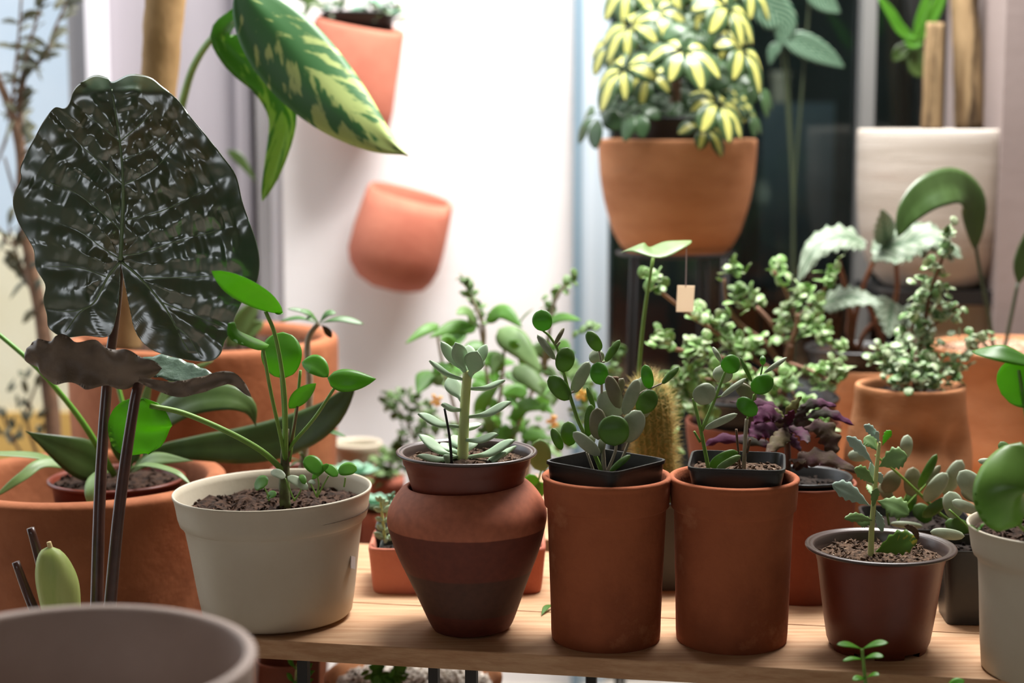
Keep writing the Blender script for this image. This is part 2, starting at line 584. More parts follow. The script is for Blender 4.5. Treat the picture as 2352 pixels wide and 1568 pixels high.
def leaf(mb, path, w, n, shape='oval', nu=12, nv=6, fold=.12, curl=0.0, thick=.0006, ruffle=0.0, rf=6.0, tooth=0.0, tf=8.0, wig=0.0):
    P = catmull(path, nu + 1)
    n = Vector(n).normalized()
    top, bot, uvs = [], [], []
    ph = R.uniform(0, 6)
    for i, p in enumerate(P):
        t = i / nu
        tg = (P[min(i + 1, nu)] - P[max(i - 1, 0)])
        tg = tg.normalized() if tg.length > 1e-9 else Vector((0, 0, 1))
        s = tg.cross(n)
        if s.length < 1e-4:
            s = tg.orthogonal()
        s.normalize()
        nn = s.cross(tg).normalized()
        hw = max(w * wfun(shape, min(1, max(0, t))), w * .012)
        rt, rb, ru = [], [], []
        for j in range(nv + 1):
            v = j / nv * 2 - 1
            a = abs(v)
            k = hw * v
            if tooth:
                k *= 1 + tooth * a ** 4 * math.sin(t * tf * 6.28)
            h = fold * hw * a + curl * hw * a * a
            if ruffle:
                h += ruffle * w * a * a * math.sin(t * rf * 6.28 + ph + (2 if v > 0 else 0))
            if wig:
                h += wig * w * noise.noise(Vector((t * 3 + ph, v * 1.5, ph)))
            q = p + s * k + nn * h
            e = thick * max(.12, (1 - a ** 2.5)) * (.35 + .65 * math.sin(pi * min(1, max(0, t))) ** .5)
            rt.append(q + nn * e)
            rb.append(q - nn * e)
            ru.append((max(.001, t), v * .5 + .5))
        top.append(rt)
        bot.append(rb)
        uvs.append(ru)
    rows = [a + b[::-1] for a, b in zip(top, bot)]
    ur = [a + a[::-1] for a in uvs]
    o = mb.grid(rows, True, ur, flip=True)
    m = len(rows[0])
    mb.fan(P[0], [o + j for j in range(m)], False)
    e = o + nu * m
    mb.fan(P[-1], [e + j for j in range(m)], True)


CAMN = Vector((0, -1, .16))
UPN = Vector((0, -.35, 1))


class Plant:
    """adds leaves and stems measured in the photograph at the plant's own distance Y"""
    def __init__(self, root, Y):
        self.root, self.Y = root, Y

    def P(self, p):
        return U(p[0], p[1], self.Y + (p[2] if len(p) > 2 else 0))

    def stem(self, pts, r0, r1=None, m=None, name='stem', seg=8, label=None, wob=0, parent=None):
        mb = MB()
        q = [self.P(p) for p in pts]
        k = mpp(q[0])
        tube(mb, q, r0 * k, (r1 if r1 is not None else r0) * k, seg, wob=wob)
        return mb.build(name, m, parent or self.root, label)

    def leaf(self, pts, w, m, n=CAMN, name='leaf', label=None, parent=None, mb=None, **kw):
        own = mb is None
        mb = mb or MB()
        q = [self.P(p) for p in pts]
        k = mpp(q[0])
        if 'thick' in kw:
            kw['thick'] *= k
        leaf(mb, q, w * k, n, **kw)
        if own:
            return mb.build(name, m, parent or self.root, label)

# ================================================================== the place
FLOOR = -0.47
WALLY = 2.95


def slab(name, x0, x1, y0, y1, z0, z1, m):
    mb = MB()
    box(mb, x0, x1, y0, y1, z0, z1)
    return struct(mb, name, m)


def X(px, Y):
    return U(px, 400, Y).x


TOPZ = 1.55
ROOM_WALL = mat('shop_paint', (126, 114, 102), (112, 102, 92), 3, .9)
slab('floor', -3, 3, -3, 6, FLOOR - .1, FLOOR, FLOORM)
slab('ceiling_shade', -3, 3, -1.4, 1.95, TOPZ, TOPZ + .12, ROOM_WALL)  # unseen ceiling, added so the front row stands in shade
slab('wall_shade_left', -1.75, -1.65, -1.4, 1.95, FLOOR, TOPZ, ROOM_WALL)  # unseen side wall, added to cut daylight at the front
slab('wall_shade_right', 1.65, 1.75, -1.4, 2.6, FLOOR, TOPZ, ROOM_WALL)  # matching unseen wall on the right, added as a light block
slab('wall_shade_front', -1.75, 1.75, -1.5, -1.4, FLOOR, .6, ROOM_WALL)  # unseen front wall, added to dim daylight, opening left for leaf sheen
slab('trim_10', -.45, 1.75, -1.5, -1.4, .6, 1.5, ROOM_WALL)  # added panel narrowing the front opening to cut its daylight
slab('trim_9', -1.75, 1.75, -1.5, -1.4, 1.5, TOPZ, ROOM_WALL)  # added strip closing the top of the front opening
# back wall, white and sunlit, between the lilac door frame and the window jamb
xw0, xw1 = X(648, WALLY), X(1316, WALLY)
slab('wall_back', xw0, xw1, WALLY, WALLY + .14, FLOOR, 2.4, WHITE_WALL)
# left: lilac door leaf with frames
xd0 = X(232, WALLY + .1)
slab('door_1', xd0, xw0, WALLY + .06, WALLY + .12, FLOOR, 2.4, LILAC_WALL)
for k, (a, b, d, m) in enumerate(((165, 208, .03, GREY_TRIM), (206, 240, .0, WHITE_TRIM), (545, 578, .03, LILAC_WALL), (590, 618, .0, GREY_TRIM), (622, 648, .02, WHITE_TRIM))):
    slab('trim_%d' % (k + 1), X(a, WALLY + d), X(b, WALLY + d), WALLY + d, WALLY + d + .06, FLOOR, 2.4, m)
# far left: sky backdrop in window, sunlit frosted glass painted cream and amber below
xl = X(165, WALLY)
zs = U(80, 545, WALLY).z
za = U(80, 950, WALLY).z
slab('wall_left_glow', -1.6, xl, WALLY + .02, WALLY + .1, za, zs, CREAM_GLOW)
slab('wall_left_amber_glow', -1.6, xl, WALLY + .01, WALLY + .1, FLOOR, za, AMBER_GLOW)
slab('wall_sky_backdrop', -4.5, xl + 1.0, WALLY + 1.2, WALLY + 1.3, FLOOR, 1.4, mat('pale_blue_backdrop', (214, 222, 230), (200, 214, 226), 1.5, .9, c3=(140, 164, 158), s3=1.1, lo3=.6, hi3=.7))  # added wall whose pale blue stands in for overbright sky
# right: window frame and dark room behind the panes
slab('window_1', xw1, X(1336, WALLY), WALLY - .03, WALLY + .1, FLOOR, 2.4, mat('blue_grey_frame', (120, 142, 156), None, rough=.4))
slab('trim_6', X(1334, WALLY), X(1397, WALLY), WALLY - .01, WALLY + .1, FLOOR, 2.4, BLUE_SKY_TRIM)
slab('trim_7', X(1968, WALLY), X(1999, WALLY), WALLY - .02, WALLY + .05, FLOOR, 2.4, mat('shaded_white_trim', (112, 112, 110), None, rough=.5))  # white mullion greyed in its base colour for the weaker light there
slab('trim_8', X(2068, WALLY + .4), X(2090, WALLY + .4), WALLY + .4, WALLY + .45, FLOOR, 2.4, GREY_TRIM)
xr = X(2298, 2.62)
slab('wall_right', xr, 2.2, 2.62, WALLY + .2, FLOOR, 2.4, PILLAR)
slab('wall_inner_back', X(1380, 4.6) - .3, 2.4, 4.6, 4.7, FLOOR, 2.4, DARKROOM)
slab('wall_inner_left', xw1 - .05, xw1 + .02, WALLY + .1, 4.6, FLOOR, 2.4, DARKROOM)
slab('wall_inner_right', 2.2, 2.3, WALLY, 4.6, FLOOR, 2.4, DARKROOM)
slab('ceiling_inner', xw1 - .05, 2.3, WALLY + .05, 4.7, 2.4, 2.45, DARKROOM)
# panes
GLASS, N_, L_, b_ = nodes_of('window_glass')
tr = N_.new('ShaderNodeBsdfTransparent')
tr.inputs[0].default_value = (.80, .86, .86, 1)
gl = N_.new('ShaderNodeBsdfGlossy')
gl.inputs['Roughness'].default_value = .08
fr = N_.new('ShaderNodeFresnel')
fr.inputs[0].default_value = 1.55
mx = N_.new('ShaderNodeMixShader')
L_.new(fr.outputs[0], mx.inputs[0])
L_.new(tr.outputs[0], mx.inputs[1])
L_.new(gl.outputs[0], mx.inputs[2])
L_.new(mx.outputs[0], N_['Material Output'].inputs[0])
slab('window_2', X(1397, WALLY), X(1968, WALLY), WALLY + .02, WALLY + .026, FLOOR, 2.4, GLASS)
slab('window_3', X(1999, WALLY), xr + .06, WALLY + .02, WALLY + .026, FLOOR, 2.4, GLASS)

# ------------------------------------------------------------------ bench
e0, e1 = SZ(684, 1473), SZ(2150, 1553)
ED = (e1 - e0).normalized()
EQ = Vector((-ED.y, ED.x, 0))
A0 = e0 - ED * ((684 - 455) * mpp(e0))          # left front corner of the bench
BL = .98
BM = Matrix((( ED.x, EQ.x, 0, A0.x), (ED.y, EQ.y, 0, A0.y), (0, 0, 1, 0), (0, 0, 0, 1)))
seam1 = (SZ(820, 1383) - A0).dot(EQ)
bench = thing('plant_bench', 'long pale pine plank bench carrying the front row of pots', 'bench', A0 + Vector((0, 0, FLOOR)))
PT = .0205
qs = [0, seam1, seam1 + .14, seam1 + .26]
for k in range(3):
    mb = MB()
    box(mb, 0, BL, qs[k] + (.0012 if k else 0), qs[k + 1] - .0012, -PT, 0, BM)
    o = mb.build('plank', WOOD, bench, smooth=False)
    bv = o.modifiers.new('bevel', 'BEVEL')
    bv.width = .0012
    bv.segments = 2


def bx(px):  # distance along the bench's front edge below image column px
    f = SZ(px, 1500)
    return (f - A0).dot(ED)


for px, q, hw in ((645, .03, .0055), (971, .03, .005), (1063, .03, .0058), (1250, .22, .006), (2300, .03, .006)):
    x = bx(px) if q < .1 else bx(px) + .02
    mb = MB()
    box(mb, x - hw, x + hw, q, q + .011, FLOOR, -PT, BM)
    mb.build('leg', STEEL, bench, smooth=False)
for q in (.06, .24):
    mb = MB()
    box(mb, .06, BL - .03, q, q + .01, -PT - .012, -PT, BM)
    mb.build('rail', STEEL, bench, smooth=False)

# second bench further back carrying the taller pots
b2 = thing('back_bench', 'pine bench behind the front one, under the tall terracotta pots', 'bench', (.45, 2.32, FLOOR))
mb = MB()
box(mb, -.15, 1.05, 2.12, 2.52, -.02, 0)
mb.build('plank', WOOD, b2, smooth=False)
for x, y in ((-.13, 2.15), (1.0, 2.15), (-.13, 2.48), (1.0, 2.48)):
    mb = MB()
    box(mb, x, x + .02, y, y + .02, FLOOR, -.02)
    mb.build('leg', STEEL, b2, smooth=False)


# ================================================================== pots
def zpx(px, py, Y):
    return U(px, py, Y).z


def prof_px(cx, Y, pts):
    """(half width px, image row of that level's centre) -> (radius, height)"""
    out = []
    for h, y in pts:
        p = U(cx, y, Y)
        out.append((h * mpp(p), p.z))
    return out


def rel(prof, z):
    return [(r, zz - z) for r, zz in prof]


# --- A: cream plastic pot with pilea
cA, rA = base_from_front(640, 1464, 172)
cA.z = .0024
TA = Matrix.Rotation(math.radians(-1.6), 3, 'Y')
potA = thing('potted_pilea', 'cream plastic pot of pilea with round green leaves, left end of the bench', 'potted plant', cA)
mA = mpp(cA)
zA = [zpx(640, y, cA.y) for y in (1212, 1200, 1192, 1142, 1129)]
pr = [(rA * .95, 0), (rA, .004), (199 * mA, zA[0]), (204 * mA, zA[1]), (214 * mA, zA[2]), (221 * mA, zA[3]), (225 * mA, zA[4] - .002), (226 * mA, zA[4]), (224 * mA, zA[4] + .0015), (219 * mA, zA[4]), (212 * mA, zA[3] - .02), (203 * mA, zA[3] - .03)]
mb = MB()
lathe(mb, rounded(pr, 1), cA, 96, tilt=TA)
o = mb.build('pot', PLASTIC_CREAM, potA)
soil(potA, cA + Vector((0, 0, zA[3] - .013)), 213 * mA, SOIL, .007, 420, chip=.0042, seed=3, tilt=TA)
mb = MB()
pl = U(812, 1305, cA.y - .055)
leaf(mb, [pl + Vector((0, 0, -.006)), pl + Vector((.001, 0, .006))], .004, (.8, -.6, 0), shape='strap', nu=4, nv=3, fold=0, thick=.0002)

# --- B: dark banded terracotta jar with nursery pot
cB, rB = base_from_front(1085, 1469, 94)
cB.z = .0018
TB = Matrix.Rotation(math.radians(-2.6), 3, 'Y')
kB = mpp(cB)
jar = thing('terracotta_jar', 'wide shouldered terracotta jar painted dark brown below the shoulder', 'jar', cB)


def zB(y):
    return zpx(1075, y, cB.y)


pj = [(rB * .94, 0), (rB, .004), (104 * kB, zB(1410)), (136 * kB, zB(1330)), (166 * kB, zB(1262)), (181 * kB, zB(1205)), (183 * kB, zB(1188)), (179 * kB, zB(1165)), (165 * kB, zB(1140)), (148 * kB, zB(1120)), (136 * kB, zB(1112)), (130 * kB, zB(1112)), (128 * kB, zB(1120)), (150 * kB, zB(1150)), (160 * kB, zB(1190))]
JB, N_, L_, b_ = nodes_of('banded_terracotta')
tcn = N_.new('ShaderNodeTexCoord')
sp = N_.new('ShaderNodeSeparateXYZ')
L_.new(tcn.outputs['Object'], sp.inputs[0])
nz = N_.new('ShaderNodeTexNoise')
nz.inputs['Scale'].default_value = 9
nz.inputs['Detail'].default_value = 8
ad = N_.new('ShaderNodeMath')
ad.operation = 'MULTIPLY_ADD'
L_.new(nz.outputs['Fac'], ad.inputs[0])
ad.inputs[1].default_value = .0016
L_.new(sp.outputs[2], ad.inputs[2])
cr = N_.new('ShaderNodeValToRGB')
mrr = N_.new('ShaderNodeMapRange')
mrr.inputs['From Max'].default_value = .2
L_.new(ad.outputs[0], mrr.inputs['Value'])
L_.new(mrr.outputs[0], cr.inputs[0])
E = cr.color_ramp.elements
zt = (zB(1206) + .0008) / .2
E[0].position = 0
E[0].color = lin((104, 48, 34))
E[1].position = zt + .004
E[1].color = lin((180, 104, 74))
for pos, c in ((zB(1395) / .2, (104, 48, 34)), (zB(1392) / .2, (88, 54, 40)), (zB(1305) / .2, (86, 52, 38)), (zB(1300) / .2, (112, 52, 36)), (zt, (112, 52, 36))):
    e = E.new(pos)
    e.color = lin(c)
mxx = N_.new('ShaderNodeMix')
mxx.data_type = 'RGBA'
mxx.blend_type = 'MULTIPLY'
mxx.inputs[0].default_value = .5
L_.new(cr.outputs[0], mxx.inputs[6])
n2 = N_.new('ShaderNodeTexNoise')
n2.inputs['Scale'].default_value = 22
n2.inputs['Detail'].default_value = 8
mr2 = N_.new('ShaderNodeMapRange')
mr2.inputs['From Min'].default_value = .3
mr2.inputs['From Max'].default_value = .7
mr2.inputs['To Min'].default_value = .55
L_.new(n2.outputs['Fac'], mr2.inputs['Value'])
L_.new(mr2.outputs[0], mxx.inputs[7])
L_.new(mxx.outputs[2], b_.inputs['Base Color'])
b_.inputs['Roughness'].default_value = .7
mb = MB()
lathe(mb, rounded(pj, 2), cB, 96, wob=.006, tilt=TB)
mb.build('jar_body', JB, jar)

nB = Vector((U(1072, 1040, cB.y).x, cB.y, 0))
sucpot = thing('potted_succulent', 'grey green stalked succulent in a brown nursery pot set in the jar', 'potted plant', Vector((nB.x, nB.y, zB(1128))))
pn = [(112 * kB, zB(1150)), (122 * kB, zB(1128)), (127 * kB, zB(1112)), (137 * kB, zB(1078)), (139 * kB, zB(1070)), (144 * kB, zB(1062)), (147 * kB, zB(1044)), (149 * kB, zB(1042)), (158 * kB, zB(1041)), (161 * kB, zB(1037)), (158 * kB, zB(1033.5)), (153 * kB, zB(1034)), (150 * kB, zB(1037)), (146 * kB, zB(1036)), (142 * kB, zB(1040)), (136 * kB, zB(1080))]
mb = MB()
lathe(mb, pn[:7], nB, 96)
pp = mb.build('nursery_pot', PLASTIC_BROWN, sucpot)
mb = MB()
lathe(mb, rounded(pn[6:], 1), nB, 96, cap0=False)
mb.build('rim', PLASTIC_RIM, pp, 'dark grey rolled rim')
soil(sucpot, Vector((nB.x, nB.y, zB(1056))), 142 * kB, GRIT, .004, 260, chip=.003, seed=5)


# --- C, D: tall terracotta cylinders with black square pots
def cylinder_pot(px, py, half, label, rimy, rimhalf, bandy, seed):
    c, r = base_from_front(px, py, half)
    k = mpp(c)
    t = thing('terracotta_cylinder', label, 'terracotta pot', c, 'tall terracotta cylinder pots')
    z = lambda y: zpx(px, y, c.y)
    top = z(rimy)
    pf = [(r * .97, 0), (r, .003), (half * k * 1.01, z(1400)), ((rimhalf - 12) * k, z(bandy) - .0022), ((rimhalf - 11) * k, z(bandy) - .0006), ((rimhalf - 6) * k, z(bandy) + .0006), ((rimhalf - 5) * k, z(bandy) + .0016), ((rimhalf - 2) * k, top - .010), ((rimhalf - 3) * k, top - .006), ((rimhalf + 1) * k, top - .003), (rimhalf * k, top), ((rimhalf - 9) * k, top + .001), ((rimhalf - 15) * k, top - .003), ((rimhalf - 17) * k, top - .03), ((rimhalf - 19) * k, top - .05)]
    mb = MB()
    lathe(mb, rounded(pf, 1), c, 96, wob=.003, wf=2.2)
    # small slips of clay squeezed along the lip
    if seed == 1:
        for _ in range(0):
            a = R.uniform(-2.7, -.4)
            h = R.uniform(.002, .006)
            p = c + Vector((math.cos(a) * rimhalf * k, math.sin(a) * rimhalf * k, top - .001 - h * .6))
            s = R.uniform(.0015, .0032)
            lathe(mb, [(s * .2, -s * .8), (s, 0), (s * .2, s * .8)], p, 6)
    mb.build('pot_body', TERRA, t, sharp=60)
    return c, k, top


def square_pot(root, c, half, top, depth, ang, m=PLASTIC_BLACK, soilm=SOIL_BLACK, drop=.012, taper=.88, sq=9, seed=1, chips=90):
    ib = 1 - .0022 / half
    pf = [(half * taper, top - depth), (half * .965, top - .008), (half * .965, top - .004), (half, top - .0035), (half * 1.003, top - .0015), (half, top), (half * .955, top), (half * .945, top - .002), (half * .93, top - .01), (half * .925, top - .011), (half * .905, top - drop - .014)]
    mb = MB()
    lathe(mb, pf, c, 112, sq=sq, ang=ang)
    mb.build('nursery_pot', m, root, sharp=50)
    soil(root, Vector((c.x, c.y, top - drop)), half * .935, soilm, .003, chips, sq=sq, ang=ang, seed=seed)


cC, kC, tC = cylinder_pot(1391, 1502, 125, 'terracotta cylinder beside the jar, holding a diagonal square black pot', 1090, 147, 1160, 1)
hoyaC = thing('potted_hoya', 'coin leaved hoya in a square black pot turned cornerwise, just right of the jar', 'potted plant', Vector((cC.x, cC.y, tC - .02)))
zc = zpx(1388, 1056, cC.y)
square_pot(hoyaC, Vector((cC.x - .001, cC.y, 0)), 103 * kC, zc, .055, math.radians(48), drop=.02, seed=11)
cD, kD, tD = cylinder_pot(1679, 1506, 127, 'terracotta cylinder with a chipped rim in front of the purple plant', 1093, 147, 1165, 2)
hoyaD = thing('potted_hoya', 'sparse hoya in the square black pot inside the chipped terracotta cylinder', 'potted plant', Vector((cD.x, cD.y, tD - .02)))
square_pot(hoyaD, Vector((cD.x + .003, cD.y, 0)), 108 * kD, zpx(1683, 1056, cD.y), .055, math.radians(-9), drop=.012, soilm=GRIT, seed=12, taper=.78)

# --- E: small brown nursery pot
cE, rE = base_from_front(2015, 1521, 117)
kE = mpp(cE)
kal = thing('potted_kalanchoe', 'kalanchoe with scalloped leaves in a round brown nursery pot on the bench', 'potted plant', cE)


def zE(y):
    return zpx(2015, y, cE.y)


mb = MB()
pe = [(rE * .9, .004), (rE * .96, .005), (rE, .010), (127 * kE, zE(1400)), (142 * kE, zE(1290)), (148 * kE, zE(1268)), (151 * kE, zE(1262)), (158 * kE, zE(1260)), (168 * kE, zE(1258)), (171 * kE, zE(1254)), (168 * kE, zE(1250)), (162 * kE, zE(1250)), (157 * kE, zE(1254)), (152 * kE, zE(1252)), (147 * kE, zE(1262)), (138 * kE, zE(1310))]
lathe(mb, pe[:7], cE, 96)
for k in range(6):   # feet between the drain notches
    a0 = k * pi / 3 + .25
    rows = []
    for r_, z_ in ((rE * .955, .0068), (rE * .93, 0), (rE * .8, 0), (rE * .8, .0068)):
        rows.append([cE + Vector((r_ * math.cos(a0 + t * .62 / 6), r_ * math.sin(a0 + t * .62 / 6), z_)) for t in range(7)])
    mb.grid(rows)
pp = mb.build('nursery_pot', PLASTIC_BROWN, kal)
mb = MB()
lathe(mb, rounded(pe[6:], 1), cE, 96, cap0=False)
mb.build('rim', PLASTIC_RIM, pp, 'dark grey rolled rim')
soil(kal, Vector((cE.x, cE.y, zE(1276))), 143 * kE, GRIT, .005, 330, chip=.0032, seed=6)

# --- F: cream pot at the right edge
cF, rF = base_from_front(2412, 1592, 158)
kF = mpp(cF)
pilF = thing('potted_pilea', 'cream plastic pot cut by the right edge of view with large round pilea leaves', 'potted plant', cF)


def zF(y):
    return zpx(2400, y, cF.y)


pf = [(rF * .95, 0), (rF, .004), (170 * kF, zF(1300)), (174 * kF, zF(1284)), (186 * kF, zF(1274)), (194 * kF, zF(1222)), (199 * kF, zF(1211)), (200 * kF, zF(1207)), (197 * kF, zF(1205)), (192 * kF, zF(1209)), (184 * kF, zF(1250))]
mb = MB()
lathe(mb, rounded(pf, 1), cF, 96)
mb.build('pot', PLASTIC_CREAM, pilF)
soil(pilF, Vector((cF.x, cF.y, zF(1226))), 191 * kF, SOIL, .006, 320, chip=.004, seed=8)

# --- G: purple plant in brown terracotta
cG = Vector((U(1842, 1100, 1.872).x, 1.872, 0))
kG = mpp(cG)
gyn = thing('potted_purple_plant', 'purple velvet leaved plant in a black nursery pot behind the chipped cylinder', 'potted plant', Vector((cG.x, cG.y, .02)))
gp = thing('terracotta_pot', 'reddish terracotta pot holding the purple velvet plant', 'terracotta pot', cG)


def zG(y):
    return zpx(1842, y, cG.y)


pf = [(108 * kG, 0), (110 * kG, .003), (122 * kG, zG(1120)), (124 * kG, zG(1105)), (120 * kG, zG(1101)), (113 * kG, zG(1106)), (110 * kG, zG(1180))]
mb = MB()
lathe(mb, rounded(pf, 1), cG, 80)
mb.build('pot_body', TERRA_RED, gp)
pf = [(84 * kG, .02), (106 * kG, zG(1105)), (108 * kG, zG(1098)), (113 * kG, zG(1097)), (114 * kG, zG(1092)), (111 * kG, zG(1089)), (106 * kG, zG(1093)), (98 * kG, zG(1150))]
mb = MB()
lathe(mb, pf, cG, 80)
mb.build('nursery_pot', PLASTIC_BLACK, gyn)
soil(gyn, Vector((cG.x, cG.y, zG(1116))), 104 * kG, SOIL_BLACK, .004, 60, seed=9)

# --- H: two black square pots with hoya behind the kalanchoe
cH = Vector((U(2105, 1190, 1.91).x, 1.91, 0))
hoyH = thing('potted_hoya', 'broad square black pot of grey green hoya behind the kalanchoe', 'potted plant', cH)
square_pot(hoyH, cH, .061, zpx(2105, 1188, 1.91), zpx(2105, 1188, 1.91) - .001, math.radians(-5), drop=.012, seed=21)
cH2 = Vector((U(2236, 1245, 1.775).x, 1.775, 0))
hoyH2 = thing('potted_hoya', 'tall square black pot squeezed between the kalanchoe and the right edge cream pot', 'potted plant', cH2)
square_pot(hoyH2, cH2, .038, zpx(2236, 1246, 1.775), zpx(2236, 1246, 1.775) - .001, math.radians(-4), drop=.010, seed=22, taper=.8)

# --- I: terracotta box planter
f0, f1 = SZ(832, 1398), SZ(1255, 1398)
ang = math.atan2(ED.y, ED.x)
bw = (f1 - f0).length * .5
cI = Vector(((f0.x + f1.x) / 2 + .001, 1.915, 0))
zI = zpx(1043, 1262, 1.86)
boxp = thing('box_planter', 'low rectangular terracotta trough behind the cream pot and the jar', 'planter', cI)
mb = MB()
lathe(mb, rounded([(.93, 0), (.955, .004), (.99, zI - .008), (1.0, zI - .002), (.985, zI), (.95, zI), (.93, zI - .01), (.92, .02)], 1), cI, 112, sq=12, ang=0, sx=bw, sy=.052)
mb.build('pot_body', TERRA_WALL, boxp)
mb = MB()
lathe(mb, [(.92, .02), (.90, .022)], cI, 112, sq=12, sx=bw, sy=.052, cap0=False, cap1=True)
mb.build('inner_floor', TERRA_WALL, boxp)
minis = []
for k, (px, py, Y, lab) in enumerate(((884, 1250, 1.893, 'small square black pot with a jade green succulent at the front left of the trough'), (876, 1200, 1.945, 'small square black pot at the back left of the trough'), (1205, 1246, 1.90, 'small square black pot at the right end of the trough'))):
    c = Vector((U(px, py, Y).x + (.021 if k < 2 else -.006), Y, .022))
    zt_ = zpx(px, py, Y)
    t = thing('mini_succulent_pot', lab, 'potted plant', c, 'mini pots in the terracotta trough')
    square_pot(t, Vector((c.x, c.y, 0)), .0265, zt_, zt_ - .0225, 0, PLASTIC_GREY, drop=.006, seed=30 + k, chips=40)
    minis.append((t, c, Y, zt_))

# --- J: cactus in a slate pot
cJ = Vector((U(1512, 1300, 1.915).x, 1.915, 0))
cac = thing('potted_cactus', 'column cactus with golden spines in a slate plastic pot between the two cylinders', 'potted plant', cJ)
zJ = zpx(1512, 1135, 1.915)
mb = MB()
lathe(mb, [(.036, 0), (.047, zJ - .006), (.049, zJ - .005), (.05, zJ - .002), (.049, zJ), (.046, zJ), (.045, zJ - .02)], cJ, 96, sq=8, ang=.06)
mb.build('nursery_pot', PLASTIC_GREY, cac, sharp=50)
soil(cac, Vector((cJ.x, cJ.y, zJ - .008)), .0455, GRIT, .003, 80, sq=8, ang=.06, seed=14)

# --- K: red pot with black inner pot and elephant bush
cK = Vector((U(1752, 990, 2.2).x, 2.2, 0))
kK = mpp(cK)
zK = lambda y: zpx(1752, y, 2.2)
kp = thing('terracotta_pot', 'red terracotta pot holding the black pot of the sprawling elephant bush', 'terracotta pot', cK)
mb = MB()
lathe(mb, rounded([(140 * kK, 0), (142 * kK, .004), (172 * kK, zK(1010)), (176 * kK, zK(968)), (174 * kK, zK(964)), (166 * kK, zK(968)), (160 * kK, zK(1030))], 1), cK, 80)
mb.build('pot_body', TERRA_RED, kp)
bushK = thing('potted_elephant_bush', 'elephant bush with reddish branches sprawling sideways from a black pot', 'potted plant', Vector((cK.x, cK.y, .05)))
mb = MB()
lathe(mb, [(128 * kK, .05), (158 * kK, zK(968)), (164 * kK, zK(918)), (170 * kK, zK(915)), (171 * kK, zK(909)), (166 * kK, zK(905)), (160 * kK, zK(910)), (150 * kK, zK(980))], cK, 80)
mb.build('nursery_pot', PLASTIC_BLACK, bushK)
soil(bushK, Vector((cK.x, cK.y, zK(935))), 158 * kK, SOIL_BLACK, .004, 60, seed=15)

# --- L: tall pot with begonia
cL = Vector((U(1985, 850, 2.46).x, 2.42, 0))
kL = mpp(cL)
zL = lambda y: zpx(1985, y, 2.42)
lp = thing('terracotta_pot', 'tall brownish terracotta pot behind, holding the silver begonia', 'terracotta pot', cL)
mb = MB()
lathe(mb, rounded([(100 * kL, 0), (102 * kL, .004), (122 * kL, zL(880)), (126 * kL, zL(845)), (122 * kL, zL(838)), (114 * kL, zL(845)), (108 * kL, zL(900))], 1), cL, 80)
mb.build('pot_body', TERRA_PALE, lp)
beg = thing('potted_begonia', 'silver leaved begonia with russet stalks in a round black pot', 'potted plant', Vector((cL.x, cL.y, .06)))
cLb = Vector((U(1968, 800, 2.42).x, 2.42, 0))
mb = MB()
lathe(mb, [(86 * kL, .06), (104 * kL, zL(842)), (110 * kL, zL(806)), (116 * kL, zL(804)), (118 * kL, zL(799)), (114 * kL, zL(795)), (106 * kL, zL(799)), (98 * kL, zL(860))], cLb, 80)
mb.build('nursery_pot', PLASTIC_BLACK, beg)
soil(beg, Vector((cLb.x, cLb.y, zL(808))), 104 * kL, SOIL, .004, 60, seed=16)

# --- M: squashed tan pot with variegated bush
cM = Vector((U(2090, 900, 2.14).x, 2.14, 0))
kM = mpp(cM)
zM = lambda y: zpx(2090, y, 2.14)
bushM = thing('potted_variegated_bush', 'upright variegated bush in a dented tan clay pot', 'potted plant', cM)
mb = MB()
rows = []
pf = rounded([(120 * kM, 0), (130 * kM, .004), (146 * kM, zM(1060)), (138 * kM, zM(1000)), (124 * kM, zM(930)), (124 * kM, zM(890)), (121 * kM, zM(882)), (113 * kM, zM(882)), (108 * kM, zM(892)), (106 * kM, zM(960))], 2)
for r_, z_ in pf:
    row = []
    for j in range(96):
        a = 2 * pi * j / 96
        d = 0
        for a0, zz, am, wa in ((-1.5, zM(985), .024, .30), (-2.1, zM(1010), .018, .32), (-.85, zM(1010), .020, .3), (-2.6, zM(960), .010, .3)):
            da = (a - a0 + pi) % (2 * pi) - pi
            d += am * math.exp(-(da / wa) ** 2 - ((z_ - zz) / .026) ** 2)
        rr = r_ - d
        row.append(cM + Vector((rr * math.cos(a), rr * math.sin(a), z_)))
    rows.append(row)
oo = mb.grid(rows, True)
mb.fan(cM, [oo + j for j in range(96)], True)
mb.build('pot', TERRA_PALE, bushM)
soil(bushM, Vector((cM.x, cM.y, zM(905))), 110 * kM, SOIL_BLACK, .004, 40, seed=17)

# --- N: big clay pot with gravel and long leaves
cN = Vector((U(2330, 800, 2.4).x, 2.39, 0))
kN = mpp(cN)
zN = lambda y: zpx(2330, y, 2.39)
asp = thing('potted_cast_iron_plant', 'long stalked arching leaves rising from gravel in a big clay pot at right', 'potted plant', cN)
mb = MB()
lathe(mb, rounded([(130 * kN, 0), (136 * kN, .004), (172 * kN, zN(1040)), (166 * kN, zN(940)), (170 * kN, zN(860)), (194 * kN, zN(806)), (196 * kN, zN(795)), (190 * kN, zN(792)), (180 * kN, zN(798)), (168 * kN, zN(840))], 2), cN, 96, wob=.02, wf=1.4)
mb.build('pot', TERRA_PALE, asp)
soil(asp, Vector((cN.x, cN.y, zN(802))), 176 * kN, mat('pinkish_gravel', (196, 160, 136), (160, 124, 100), 90, .9, .5, 160), .004, 240, chip=.005, name='gravel', seed=18)

